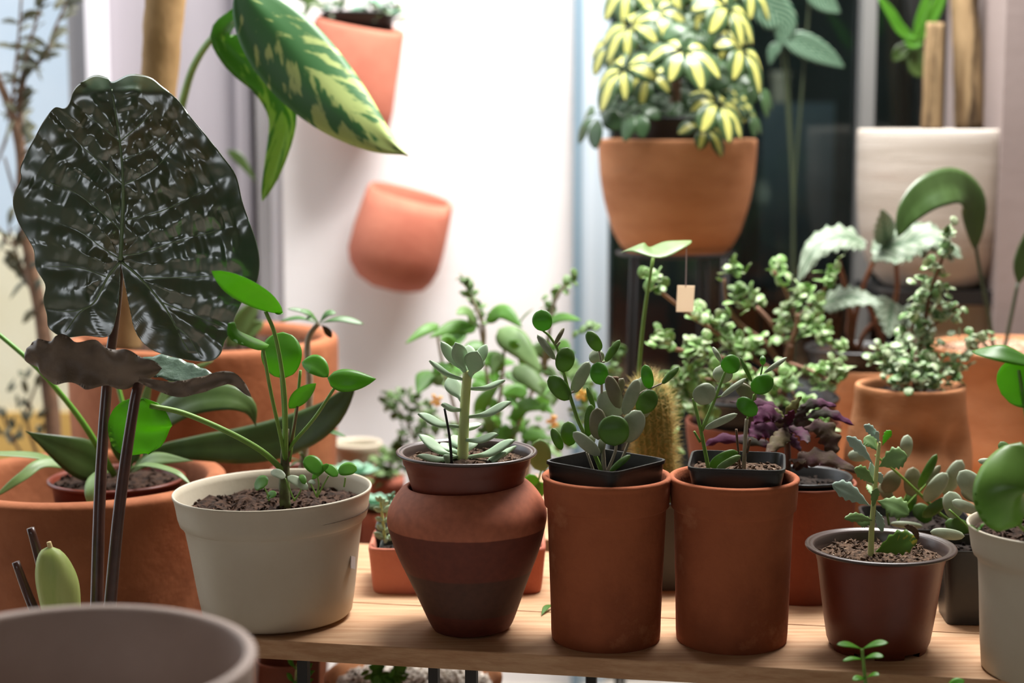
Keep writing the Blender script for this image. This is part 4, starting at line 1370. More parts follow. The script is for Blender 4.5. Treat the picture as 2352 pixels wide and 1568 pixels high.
# ---------- H: hoya of the black square pots
p = Plant(hoyH, cH.y - .03)
p.stem([(2190, 1200, 0), (2160, 1180, -.02), (2110, 1132, -.03), (2060, 1085, -.03), (2010, 1045, -.03)], 4, 2.5, PETIOLE, 'stem')
p.stem([(2060, 1205), (2075, 1170), (2120, 1120), (2130, 1108)], 3, 2, PETIOLE, 'stem')
p.stem([(2042, 1206), (2040, 1170), (2075, 1150), (2085, 1125)], 3, 2, PETIOLE, 'stem')
HH = [((1996, 1046), (1947, 1046), 14, gr, -.03), ((2079, 1054), (2085, 998), 15, gr, -.03), ((2032, 1132), (2062, 1082), 21, ol, -.01), ((2095, 1140), (2098, 1072), 21, ol, -.01), ((2110, 1122), (2152, 1042), 11, h, -.03), ((2128, 1114), (2160, 1068), 9, ol, -.02),
      ((2124, 1152), (2176, 1086), 19, gr, -.03), ((2168, 1136), (2210, 1056), 20, gr, -.0), ((2118, 1188), (2178, 1144), 14, h, -.035), ((2044, 1202), (2120, 1208), 8, gr, -.03), ((2050, 1150), (2020, 1110), 14, ol, 0), ((2075, 1180), (2100, 1130), 16, h, .01), ((2140, 1195), (2100, 1160), 20, h, .0), ((2000, 1120), (1996, 1080), 10, gr, -.03)]
for a, b, w, m, dy in HH:
    p.leaf([(a[0], a[1], dy), ((a[0] + b[0]) / 2, (a[1] + b[1]) / 2, dy - .004), (b[0], b[1], dy)], w, m, (.1, -1, .25), shape='disc', fold=.06, curl=-.1, thick=2.6, nu=12, nv=8)
p = Plant(hoyH2, cH2.y)
p.stem([(2240, 1262), (2245, 1220), (2262, 1150), (2275, 1110)], 4, 3, PETIOLE, 'stem')
p.stem([(2238, 1262), (2225, 1215), (2180, 1170)], 3, 2.5, PETIOLE, 'stem')
for a, b, w, m, dy in (((2266, 1150), (2203, 1082), 27, gr, 0), ((2248, 1176), (2186, 1150), 13, gr, -.01), ((2216, 1231), (2136, 1221), 13, gr, -.035), ((2255, 1140), (2212, 1110), 26, ol, .015), ((2200, 1190), (2180, 1128), 24, gr, .02), ((2290, 1062), (2246, 1058), 8, gr, .02), ((2278, 1090), (2254, 1070), 14, h, .02), ((2280, 1125), (2262, 1078), 17, ol, .0), ((2285, 1150), (2278, 1090), 16, ol, -.01), ((2320, 1045), (2297, 1014), 13, h, .02), ((2230, 1215), (2170, 1200), 18, h, .02)):
    p.leaf([(a[0], a[1], dy), ((a[0] + b[0]) / 2, (a[1] + b[1]) / 2, dy - .004), (b[0], b[1], dy)], w, m, (.05, -1, .3), shape='disc', fold=.06, curl=-.1, thick=2.6, nu=12, nv=8)

# ---------- trough succulents
for k, (t, c, Y, z) in enumerate(minis):
    p = Plant(t, Y)
    if k == 0:
        p.stem([(884, 1240), (880, 1200), (874, 1150)], 4, 3, SUCC_STEM)
        LL = [((874, 1150), (862, 1140), 6), ((876, 1152), (884, 1145), 7), ((874, 1150), (873, 1138), 5), ((877, 1172), (858, 1166), 7), ((879, 1175), (900, 1160), 7), ((879, 1195), (862, 1188), 7), ((881, 1198), (905, 1185), 7), ((882, 1215), (864, 1205), 8), ((884, 1220), (902, 1212), 8), ((884, 1236), (858, 1222), 8), ((886, 1238), (908, 1228), 8), ((877, 1160), (893, 1150), 6), ((884, 1240), (892, 1238), 9)]
    elif k == 1:
        p.stem([(888, 1195), (892, 1160), (898, 1142)], 3, 2.5, SUCC_STEM)
        LL = [((898, 1145), (890, 1136), 7), ((899, 1145), (909, 1140), 7), ((897, 1152), (885, 1152), 6), ((893, 1165), (905, 1160), 6), ((898, 1142), (906, 1128), 4)]
    else:
        p.stem([(1210, 1240), (1214, 1220)], 3, 2.5, SUCC_STEM)
        p.stem([(1210, 1240), (1226, 1150), (1243, 1078)], 3, 2, PETIOLE)
        p.leaf([(1243, 1082, -.002), (1241, 1045, -.004), (1240, 1008, -.004)], 25, KAL, (0, -1, .2), shape='disc', thick=2.5)
        p.leaf([(1230, 1140, -.002), (1222, 1115, -.004), (1216, 1088, -.004)], 20, BUSH, (0, -1, .4), shape='disc', thick=2.5)
        p.leaf([(1228, 1145, -.002), (1238, 1125, -.004), (1250, 1108, -.004)], 15, BUSH, (0, -1, .3), shape='disc', thick=2.5)
        LL = [((1214, 1222), (1205, 1212), 7), ((1214, 1222), (1224, 1212), 7), ((1212, 1230), (1200, 1228), 7), ((1213, 1230), (1228, 1228), 7)]
    for a, b, w in LL:
        p.leaf([a, ((a[0] + b[0]) / 2, (a[1] + b[1]) / 2 + 1, -.003), (b[0], b[1], -.006)], w, ECHEV if k else SUCC, (.0, -1, .7), shape='oval', thick=4, nu=8, nv=4)

# ---------- J: cactus with its spines
cx, cy = cJ.x, cJ.y
mb = MB()
prof = []
z0, z1 = zJ - .01, zpx(1490, 868, cJ.y)
axis = lambda z: V(U(1512, 1100, cJ.y).x + (U(1490, 868, cJ.y).x - U(1512, 1100, cJ.y).x) * (z - z0) / (z1 - z0), cy, z)
rows = []
for i in range(25):
    t = i / 24
    z = z0 + (z1 - z0) * t
    r = 40 * mpp(cJ) * (.86 + .3 * t if t < .55 else 1.03) * math.sqrt(max(0.0004, 1 - max(0, (t - .78) / .22) ** 2))
    row = []
    for j in range(72):
        a = 2 * pi * j / 72
        row.append(axis(z) + V(math.cos(a), math.sin(a), 0) * r * (1 + .07 * math.cos(18 * a)))
    rows.append(row)
mb.grid(rows, True)
mb.build('stem', CACTUS, cac)
mb = MB()
for i in range(1, 25):
    for s in range(18):
        a0 = 2 * pi * s / 18
        base = rows[i][int(s * 4) % 72]
        ctr = axis(base.z if hasattr(base, 'z') else base[2])
        out = (Vector(base) - ctr)
        out.normalize()
        if i > 20:
            out = (out + V(0, 0, (i - 20) * .35)).normalized()
        for k in range(9):
            d = (out + V(R.uniform(-1, 1), R.uniform(-1, 1), R.uniform(-1, 1)) * .75).normalized()
            L = R.uniform(.008, .019)
            b1 = d.orthogonal().normalized() * .00026
            b2 = d.cross(b1.normalized()) * .00022
            q = Vector(base) + V(0, 0, R.uniform(-.003, .003))
            o = len(mb.v)
            for v in (q + b1, q - b1 * .5 + b2, q - b1 * .5 - b2, q + d * L):
                mb.v.append(tuple(v))
                mb.uv.append((0.0, 0.0))
            mb.f += [(o, o + 1, o + 3), (o + 1, o + 2, o + 3), (o + 2, o, o + 3)]
o = mb.build('spines', SPINE, cac)
o['kind'] = 'stuff'

# ---------- small leaved bushes
def puff(mb, c, r, n, size, rr, up=.4, thick=.0007, flat=.75):
    for _ in range(n):
        d = V(rr.gauss(0, 1), rr.gauss(0, 1), rr.gauss(0, 1) + up).normalized()
        q = c + V(rr.gauss(0, 1), rr.gauss(0, 1), rr.gauss(0, 1)) * r * .45
        L = size * rr.uniform(.7, 1.25)
        nn = V(rr.uniform(-.5, .5), -.4 + rr.uniform(-.5, .5), 1)
        leaf(mb, [q, q + d * L * .5 + V(0, 0, L * .05), q + d * L], L * .42, nn, shape='round', nu=5, nv=4, fold=.1, thick=thick)


def bush(P_, branches, puffs, leafm, stemm, size, seed, sname='branch'):
    rr = random.Random(seed)
    for pts, r0, r1 in branches:
        P_.stem(pts, r0, r1, stemm, sname, seg=7, wob=.25)
    mb = MB()
    for px, py, dy, r, n in puffs:
        puff(mb, P_.P((px, py, dy)), r * mpp(P_.P((px, py, dy))), n, size, rr)
    o = mb.build('foliage', leafm, P_.root)
    o['kind'] = 'stuff'


p = Plant(bushK, 2.2)
br = [([(1790, 950), (1800, 880), (1808, 830), (1815, 790)], 13, 9), ([(1812, 800), (1830, 750), (1832, 720)], 7, 6), ([(1800, 850), (1760, 790), (1700, 745), (1672, 700), (1664, 640)], 8, 4), ([(1812, 800, .03), (1770, 740, .04), (1738, 705, .05)], 6, 5), ([(1828, 740, .02), (1815, 700, .03), (1800, 660, .03), (1776, 622, .03)], 6, 4),
      ([(1790, 860, -.02), (1700, 805, -.04), (1640, 760, -.06), (1575, 715, -.07), (1520, 672, -.08), (1498, 655, -.08)], 6, 3.5), ([(1780, 880, -.03), (1690, 830, -.06), (1580, 808, -.09), (1522, 795, -.1)], 6, 4), ([(1832, 730, .03), (1870, 690, .05), (1900, 655, .05)], 5, 3), ([(1815, 835, -.02), (1860, 850, -.06), (1920, 880, -.09)], 5, 3),
      ([(1790, 900, -.04), (1700, 880, -.09), (1620, 870, -.12)], 5, 3), ([(1810, 880, -.04), (1830, 920, -.1), (1850, 950, -.12)], 5, 3), ([(1800, 850), (1750, 840, -.03), (1690, 770, -.04)], 4, 3)]
pf = []
rr = random.Random(4)
for x, y, dy, r, n in ((1682, 622, 0, 24, 15), (1700, 660, 0, 14, 8), (1690, 690, 0, 18, 10), (1728, 690, .0, 22, 13), (1790, 625, .03, 34, 14), (1840, 682, .02, 28, 22), (1828, 705, .02, 18, 10), (1800, 742, .02, 20, 12), (1862, 738, .02, 30, 20), (1785, 770, .01, 18, 10), (1850, 760, 0, 26, 14), (1500, 652, -.08, 24, 20), (1610, 722, -.06, 26, 16), (1658, 742, -.05, 32, 26), (1640, 760, -.05, 18, 10),
                    (1520, 788, -.1, 26, 18), (1590, 802, -.09, 26, 18), (1616, 806, -.09, 22, 14), (1672, 792, -.05, 28, 20), (1730, 790, -.03, 28, 20), (1700, 810, -.05, 30, 20), (1890, 772, .0, 26, 18), (1908, 640, .05, 30, 18), (1875, 700, .04, 22, 14), (1930, 800, .0, 22, 16), (1600, 850, -.09, 40, 34), (1560, 880, -.1, 36, 30), (1640, 880, -.1, 40, 34), (1590, 920, -.1, 36, 26), (1700, 860, -.08, 36, 26), (1760, 880, -.08, 34, 24), (1545, 940, -.08, 30, 22), (1620, 940, -.1, 26, 18), (1810, 870, -.08, 30, 20), (1846, 940, -.12, 24, 16), (1790, 905, -.1, 28, 18), (1870, 860, -.06, 24, 14), (1905, 880, -.08, 24, 16), (1920, 850, -.08, 24, 16), (1930, 860, -.09, 16, 10), (1885, 970, -.14, 20, 12), (1530, 1010, -.05, 26, 16)):
    pf.append((x, y, dy, r, n))
bush(p, br, pf, PORT, PORT_STEM, .0145, 5)
p = Plant(bushM, 2.14)
br = [([(2105, 900), (2112, 820), (2124, 740), (2140, 660), (2162, 600), (2180, 550)], 7, 3), ([(2085, 900), (2070, 840), (2060, 790)], 5, 3), ([(2120, 900), (2160, 850), (2200, 820), (2262, 778)], 4, 2.5), ([(2100, 890), (2090, 800), (2105, 700)], 4, 3), ([(2130, 760), (2170, 725), (2200, 700)], 3, 2)]
pf = [(2182, 540, 0, 20, 10), (2168, 580, 0, 18, 7), (2140, 610, 0, 18, 7), (2120, 640, 0, 22, 9), (2165, 655, 0, 22, 9), (2140, 665, 0, 22, 10), (2110, 690, 0, 26, 12), (2150, 690, 0, 26, 14), (2185, 705, 0, 20, 9), (2100, 720, 0, 30, 16), (2150, 735, 0, 26, 14), (2190, 745, 0, 20, 9), (2110, 755, 0, 30, 20), (2075, 780, 0, 28, 16), (2140, 790, 0, 30, 18), (2050, 815, -.02, 30, 22), (2090, 830, -.03, 34, 30), (2140, 840, -.02, 34, 26), (2180, 835, 0, 28, 18), (2045, 860, -.02, 28, 22), (2080, 870, -.05, 32, 30), (2120, 870, -.05, 32, 30), (2160, 870, -.03, 30, 24), (2190, 860, -.02, 20, 14), (2230, 790, 0, 18, 10), (2262, 772, .0, 20, 12), (2220, 830, 0, 22, 12), (2010, 830, -.02, 16, 8), (2060, 840, 0, 30, 16), (2020, 800, .05, 20, 8)]
bush(p, br, pf, PORT_D, PORT_STEM, .0135, 6, 'stem')

# ---------- L: begonia
p = Plant(beg, 2.42)
for pts, w, n, kw in (([(1988, 560), (1935, 545), (1875, 570), (1832, 650)], 42, (-.2, -.85, .9), {}), ([(2000, 575), (2070, 560), (2140, 545), (2215, 595)], 52, (.1, -.9, .8), {}), ([(1886, 702), (1930, 685), (1975, 685), (2030, 700)], 40, (0, -.75, .9), {}),
                      ([(2052, 690), (2045, 720), (2040, 775)], 42, (0, -1, .1), {}), ([(2035, 560), (2030, 520), (2026, 480)], 30, (0, -1, .4), {}), ([(2100, 570), (2150, 560), (2190, 600)], 36, (.3, -1, .5), {}), ([(2020, 575), (2050, 590), (2060, 606)], 44, (0, -.8, .8), {}), ([(2060, 715), (2100, 730), (2150, 760)], 34, (.2, -1, .3), {})):
    q = len(pts) - 1
    p.leaf([(x, y, -.05 * (k / q)) for k, (x, y) in enumerate(pts)], w, BEGONIA, n, shape='ovate', fold=.25, curl=-.25, ruffle=.12, rf=7, nu=24, nv=8, tooth=.1, tf=8)
for pts in ([(1952, 805), (1956, 740), (1940, 650), (1925, 600)], [(1955, 805), (1962, 740), (1985, 650), (2012, 590)], [(1960, 805), (1952, 750), (1950, 700)], [(2010, 805), (2045, 730), (2060, 660), (2056, 580)], [(1965, 805), (1948, 760), (1955, 710)], [(1945, 805), (1952, 770), (1954, 715)], [(2035, 805), (2010, 740), (1990, 690)], [(1970, 805), (1990, 760), (2048, 700)]):
    p.stem(pts, 7, 5, BEG_STEM, 'stalk', seg=8)

# ---------- N: long leaves
p = Plant(asp, 2.38)
p.stem([(2284, 810), (2270, 720), (2254, 640), (2240, 560)], 5, 4, mat('dark_stalk', (52, 62, 40), None, rough=.5), 'stalk')
p.leaf([(2240, 575, 0), (2238, 520, -.01), (2228, 455, -.02), (2190, 428, -.04), (2130, 446, -.07), (2085, 490, -.09), (2062, 545, -.10)], 44, ASPID, (.25, -1, .45), shape='oval', fold=.12, nu=28, nv=8)
p.stem([(2306, 808), (2322, 730), (2338, 650)], 5, 4, MATS['dark_stalk'], 'stalk')
p.leaf([(2338, 655), (2350, 590), (2372, 500)], 22, ASPID, (.2, -1, .2), shape='lance', fold=.1)

# ---------- cactus leaf sprout bearing the tag
PHY = 1.99
ph = thing('potted_seedling', 'single long stalked leaf rising behind the cactus with a paper tag near its tip', 'potted plant', (U(1462, 1200, PHY).x, PHY, 0))
cc_ = Vector((U(1462, 1200, PHY).x, PHY, 0))
mb = MB()
lathe(mb, [(.02, 0), (.026, .06), (.027, .063), (.025, .064), (.024, .05)], cc_, 48)
mb.build('nursery_pot', PLASTIC_BLACK, ph)
soil(ph, cc_ + V(0, 0, .058), .025, SOIL, .002, 20, seed=44)
p = Plant(ph, PHY)
p.stem([(1462, 1230), (1463, 1000), (1468, 850), (1480, 720), (1500, 592)], 5.5, 3.5, PETIOLE, 'stalk')
p.leaf([(1426, 580, -.01), (1465, 566, -.03), (1505, 578, -.03), (1550, 560, -.02), (1588, 552, 0)], 40, STRAP_PALE, (-.05, -.28, 1), shape='oval', fold=.1, curl=-.15, nu=20, nv=8)
tg = thing('price_tag', 'blank cream paper tag hanging on a string from the long stalked leaf', 'tag', U(1576, 575, PHY))
p2 = Plant(tg, PHY)
mb = MB()
tube(mb, [U(1577, 566, PHY - .01), U(1576, 620, PHY - .01), U(1575, 660, PHY - .01)], .0006, .0006, 5)
mb.build('string', STRING, tg)
mb = MB()
a, b, c, d = [U(x, y, PHY - .01) for x, y in ((1553, 716), (1592, 716), (1596, 656), (1556, 655))]
for e in (-.0004, .0004):
    pass
o = len(mb.v)
for e in (0, .0009):
    for q in (a, b, c, d):
        mb.v.append((q.x, q.y + e, q.z))
        mb.uv.append((0.0, 0.0))
mb.f += [(0, 1, 2, 3), (7, 6, 5, 4), (0, 4, 5, 1), (1, 5, 6, 2), (2, 6, 7, 3), (3, 7, 4, 0)]
mb.build('card', PAPER, tg, smooth=False)

# ---------- loose leaf on the bench
fl = SZ(1256, 1408)
fo = MB()
leaf(fo, [SZ(1268, 1396) + V(0, 0, .004), SZ(1254, 1404) + V(0, 0, .004), SZ(1243, 1416) + V(0, 0, .0012)], .0035, (0, -.5, 1), shape='lance', fold=.2)
tag(fo.build('fallen_leaf', GREEN, None, loc=fl), 'small green leaf tip lying on the bench left of the first cylinder', 'leaf')

# ---------- central leafy bush
CBY = 2.27
cc_ = Vector((U(1120, 1150, CBY).x, CBY, 0))
cb = thing('potted_bush', 'bright leafy bush with small orange flowers behind the jar, against the white wall', 'potted plant', cc_)
mb = MB()
lathe(mb, [(.05, 0), (.06, .07), (.065, .075), (.062, .08), (.058, .075), (.056, .05)], cc_, 64)
mb.build('nursery_pot', PLASTIC_BLACK, cb)
soil(cb, cc_ + V(0, 0, .066), .057, SOIL, .003, 30, seed=45)
p = Plant(cb, CBY)
for pts in ([(1100, 1160), (1130, 1000), (1110, 800), (1100, 745)], [(1110, 1160), (1180, 1000), (1240, 850), (1265, 740)], [(1090, 1160), (1060, 1000), (1020, 850), (1000, 745)], [(1110, 1160), (1150, 900), (1160, 760)], [(1105, 830), (1112, 760), (1090, 700), (1066, 645)], [(1250, 860), (1262, 760), (1275, 690), (1310, 640)]):
    p.stem(pts, 5, 3, GREYSTEM, 'stem', seg=7)
BLV = [([(1008, 745), (975, 758), (930, 790)], 13, BUSH), ([(1095, 752), (1045, 750), (985, 775)], 20, BUSH), ([(1055, 745), (1050, 775), (1044, 800)], 22, BUSH), ([(1095, 740), (1070, 715), (1048, 722)], 18, BUSH_D), ([(1115, 735), (1155, 715), (1200, 752)], 22, BUSH), ([(1145, 755), (1190, 790), (1245, 855)], 34, BUSH_D),
       ([(1255, 740), (1290, 728), (1336, 735)], 15, BUSH), ([(985, 850), (975, 872), (958, 905)], 24, BUSH), ([(1180, 840), (1220, 870), (1275, 925)], 28, BUSH_D), ([(1190, 745), (1205, 725), (1225, 708)], 8, BUSH), ([(1270, 790), (1290, 790), (1310, 800)], 18, BUSH), ([(1090, 960), (1110, 920), (1150, 880)], 24, BUSH), ([(1150, 1000), (1120, 960), (1090, 950)], 22, BUSH_D), ([(1170, 960), (1210, 930), (1250, 940)], 24, BUSH)]
for pts, w, m in BLV:
    p.leaf([(x, y, -.02 * k) for k, (x, y) in enumerate(pts)], w, m, (R.uniform(-.3, .3), -.9, .7), shape='ovate', fold=.2, curl=-.3, nu=14, nv=6)
rr = random.Random(12)
for _ in range(66):
    x, y = rr.uniform(985, 1330), rr.uniform(790, 1080)
    if x < 1040 and y < 850:
        continue
    a = rr.uniform(0, 6.28)
    L = rr.uniform(34, 70)
    dy = rr.uniform(-.06, .08)
    p.leaf([(x, y, dy), (x + math.cos(a) * L * .5, y + math.sin(a) * L * .3 - 6, dy), (x + math.cos(a) * L, y + math.sin(a) * L * .7 + 6, dy - .01)], L * rr.uniform(.26, .36), rr.choice([BUSH, BUSH, BUSH_D]), (rr.uniform(-.5, .5), -.8, rr.uniform(.2, 1)), shape='ovate', fold=.2, curl=-.2, nu=9, nv=4)
mb = MB()
rr = random.Random(13)
for x, y, r, n in ((1066, 640, 10, 6), (1072, 662, 12, 6), (1080, 685, 14, 8), (1092, 705, 16, 9), (1102, 735, 16, 8), (1310, 640, 16, 7), (1296, 662, 12, 6), (1272, 690, 16, 9), (1262, 712, 14, 7), (1345, 760, 16, 8), (1330, 860, 26, 14), (1350, 890, 24, 12), (1420, 820, 26, 16), (1400, 850, 26, 14), (1160, 1010, 40, 26), (1050, 1000, 40, 26), (1220, 1000, 40, 26), (1290, 1010, 34, 20), (1240, 1060, 30, 16), (1330, 960, 30, 16)):
    puff(mb, p.P((x, y, rr.uniform(-.02, .04))), r * mpp(cc_), n, .013, rr)
o = mb.build('foliage', BUSH_D, cb)
o['kind'] = 'stuff'
for x, y in ((1270, 968), (1335, 905), (1002, 918)):
    mb = MB()
    c = (x, y, -.06)
    for k in range(5):
        a = k * 1.2566 + R.random()
        leaf(mb, [p.P(c), p.P((x + math.cos(a) * 9, y + math.sin(a) * 9, -.062)), p.P((x + math.cos(a) * 17, y + math.sin(a) * 17, -.06))], 4.5 * mpp(cc_), CAMN, shape='oval', nu=5, nv=3)
    mb.build('flower', FLOWER, cb)
# low sprawling small leaves at the bush's left
SPY = 2.40
ccs = Vector((U(985, 1200, SPY).x, SPY, 0))
sp2 = thing('potted_creeper', 'thin small leaved creeper trailing left of the leafy bush', 'potted plant', ccs)
mb = MB()
lathe(mb, [(.025, 0), (.032, .05), (.034, .054), (.032, .057), (.03, .05), (.028, .03)], ccs, 48)
mb.build('nursery_pot', PLASTIC_BLACK, sp2)
soil(sp2, ccs + V(0, 0, .047), .03, SOIL, .002, 20, seed=46)
p = Plant(sp2, SPY)
bush(p, [([(985, 1150), (965, 1050), (940, 980), (905, 920)], 3, 2), ([(990, 1150), (985, 1040), (975, 960), (950, 910)], 3, 2), ([(980, 1150), (940, 1060), (925, 1020)], 3, 2)],
     [(890, 925, 0, 22, 14), (915, 912, 0, 18, 10), (905, 950, 0, 16, 8), (938, 915, 0, 16, 8), (945, 960, 0, 18, 10), (960, 985, 0, 20, 12), (930, 990, 0, 16, 9), (920, 1020, 0, 18, 9), (905, 1030, 0, 14, 7), (965, 930, 0, 20, 10), (985, 950, 0, 20, 12), (975, 1010, 0, 24, 14), (930, 1060, 0, 16, 8), (1000, 985, 0, 24, 14)], BUSH_D, GREYSTEM, .0125, 14)

# ---------- blurred pots between the cream pot and the jar
GY = 2.55
cg = Vector((U(820, 1018, GY).x, GY, FLOOR))
kg = mpp(U(820, 1018, GY))
gpz = zpx(820, 1018, GY) - FLOOR
moss = thing('potted_moss', 'tall cream planter topped with grey green growth, beside the big terracotta planter', 'potted plant', cg)
mb = MB()
lathe(mb, [(.035, 0), (.038, .01), (48 * kg, gpz - .03), (56 * kg, gpz - .008), (59 * kg, gpz), (56 * kg, gpz + .003), (52 * kg, gpz - .002), (48 * kg, gpz - .03)], cg, 64)
mb.build('pot', PLASTIC_CREAM, moss)
soil(moss, cg + V(0, 0, gpz - .012), 50 * kg, mat('moss', (118, 128, 104), (88, 98, 78), 60, .9, .5, 200), .006, 60, chip=.004, name='moss', seed=47)


def rosette(t, P_, cx, cy, rad, n, m, seed, w=.36, rows_=3):
    rr = random.Random(seed)
    for q in range(rows_):
        for k in range(n):
            a = 2 * pi * (k + q * .5) / n + rr.uniform(-.1, .1)
            L = rad * (1 - .25 * q)
            b = P_.P((cx, cy))
            d = V(math.cos(a), math.sin(a), .25 + .5 * q).normalized()
            s = mpp(b) * L
            mb = MB()
            leaf(mb, [b, b + d * s * .55, b + d * s + V(0, 0, s * .12)], w * s, V(-math.cos(a) * .6, -math.sin(a) * .6, 1), shape='obovate', fold=.25, thick=.0015, nu=8, nv=5)
            mb.build('leaf', m, t)


for (px, py, Y, half, rimy, lab, rad, n, m) in ((812, 1080, 2.29, 40, 1110, 'blue green rosette in a small clay pot just behind the cream pilea pot', 62, 7, ECHEV), (866, 1150, 2.20, 40, 1172, 'blue green rosette low between the cream pot and the jar', 56, 7, ECHEV)):
    c = Vector((U(px, rimy, Y).x, Y, FLOOR))
    k_ = mpp(U(px, rimy, Y))
    zz = zpx(px, rimy, Y) - FLOOR
    t = thing('potted_rosette', lab, 'potted plant', c)
    mb = MB()
    lathe(mb, [(half * k_ * .7, 0), (half * k_ * .72, .01), (half * k_ * .9, zz - .02), (half * k_, zz - .018), (half * k_, zz), (half * k_ * .9, zz), (half * k_ * .85, zz - .03)], c, 48)
    mb.build('pot', TERRA_WALL, t)
    soil(t, c + V(0, 0, zz - .008), half * k_ * .88, SOIL, .002, 20, seed=50)
    rosette(t, Plant(t, Y), px, py + 18, rad, n, m, 51)
PGY = 2.5
c = Vector((U(885, 1085, PGY).x, PGY, FLOOR))
zz = zpx(885, 1092, PGY) - FLOOR
kk = mpp(U(885, 1085, PGY))
t = thing('potted_purslane', 'small clay pot spilling tiny pale leaves, behind the left rim of the jar', 'potted plant', c)
mb = MB()
lathe(mb, [(28 * kk, 0), (29 * kk, .01), (38 * kk, zz - .02), (44 * kk, zz - .018), (44 * kk, zz), (40 * kk, zz), (38 * kk, zz - .03)], c, 48)
mb.build('pot', TERRA_WALL, t)
soil(t, c + V(0, 0, zz - .006), 39 * kk, SOIL, .002, 10, seed=53)
p = Plant(t, PGY)
bush(p, [([(885, 1094), (880, 1075), (872, 1060)], 3, 2), ([(885, 1094), (900, 1070), (915, 1050)], 3, 2)], [(870, 1060, 0, 22, 16), (895, 1055, 0, 24, 18), (918, 1045, 0, 20, 12), (880, 1080, -.02, 22, 16), (850, 1095, -.03, 16, 10), (905, 1080, -.02, 22, 14)], BUSH_D, GREYSTEM, .013, 16)

# ---------- umbrella plant
p = Plant(sch, SY)
p.stem([(1548, -60), (1550, 120), (1553, 296)], 13, 13, mat('umbrella_trunk', (112, 84, 66), None, rough=.8), 'trunk', seg=10)
CL = [(1571, 112, 104, 7, 1, -.16), (1433, 156, 94, 7, 1, -.12), (1706, 110, 94, 6, 1, -.12), (1463, 256, 66, 7, 0, -.14), (1652, 236, 92, 8, 1, -.16), (1448, 58, 92, 7, 1, -.06), (1372, 262, 80, 6, 2, -.10), (1676, 16, 98, 7, 0, -.10), (1506, 26, 88, 7, 1, -.05), (1622, 4, 84, 7, 1, .0), (1600, 66, 80, 7, 0, -.08), (1492, 172, 74, 6, 1, -.10), (1742, 200, 66, 6, 2, -.06), (1722, 258, 62, 5, 2, -.10), (1622, 292, 66, 5, 1, -.15), (1668, 60, 84, 7, 1, -.04),
      (1406, 100, 74, 6, 1, -.02), (1446, -24, 90, 7, 1, 0), (1536, -40, 90, 7, 1, 0), (1640, -60, 96, 7, 0, -.05), (1720, -30, 80, 6, 1, .02), (1540, 90, 84, 7, 2, .06), (1520, 210, 80, 7, 2, .05), (1590, 190, 84, 7, 2, .05), (1640, 150, 84, 7, 2, .06), (1470, 110, 84, 7, 2, .06), (1690, 180, 80, 7, 2, .05), (1580, 250, 70, 7, 2, -.02), (1560, 30, 84, 7, 2, .08), (1500, 240, 66, 6, 2, .0), (1430, 226, 60, 6, 2, -.02), (1700, 230, 60, 6, 1, -.02)]
rr = random.Random(31)
for x, y, rad, n, kind, dy in CL:
    c = p.P((x, y, dy))
    k_ = mpp(c)
    mb = MB()
    tw = rr.uniform(0, 6.28)
    ax = V((x - 1550) / 160 * .8, -.75 + dy * -1, .75).normalized()
    b1 = ax.orthogonal().normalized()
    b2 = ax.cross(b1)
    n = max(5, n - 1)
    for j in range(n):
        a = tw + 2 * pi * j / n + rr.uniform(-.15, .15)
        d = (b1 * math.cos(a) + b2 * math.sin(a))
        d = (d + V(0, 0, -.35)).normalized()
        L = rad * k_ * rr.uniform(.8, 1.05)
        q = [c + d * L * .14, c + d * L * .55 + ax * L * .06, c + d * L + V(0, 0, -L * .22)]
        leaf(mb, q, L * .31, ax, shape='obovate', fold=.1, curl=-.12, nu=12, nv=6)
    st = p.P((1550, min(280, y + 60), 0))
    tube(mb, [st, (st + c) / 2 + V(0, 0, .01), c], .0016, .0012, 6)
    mb.build('leaf_cluster', SCHEFF if kind == 1 or (kind == 0 and rr.random() < .5) else SCHEFF_G, sch, 'yellow splashed leaflets' if kind == 1 else None)

# ---------- trunks of the whitewashed pot
p = Plant(yuc, VY2)
p.stem([(2140, 312, -.03), (2143, 200, -.03), (2145, 120, -.03), (2150, 52, -.03)], 24, 21, BARK, 'cut_trunk', seg=16, wob=.1)
p.stem([(2228, 312), (2222, 150), (2216, 0), (2212, -70)], 33, 31, BARK, 'trunk', seg=18, wob=.12)
for pts, w in (([(2110, 98), (2070, 70), (2045, 30), (2016, -10)], 13), ([(2100, 100), (2112, 50), (2128, 0), (2136, -40)], 12), ([(2108, 95), (2135, 50), (2158, 0), (2166, -40)], 16), ([(2075, 85), (2100, 100), (2118, 90)], 14)):
    p.leaf([(x, y, .02) for x, y in pts], w, PILEA, CAMN, shape='strap', fold=.3)
for pts, w in (([(2100, 100), (2070, 120), (2050, 140)], 18), ([(2110, 105), (2105, 150), (2118, 178)], 22), ([(2095, 105), (2080, 130), (2075, 145)], 16)):
    p.leaf([(x, y, .03) for x, y in pts], w, STRAP, CAMN, shape='oval', fold=.3)

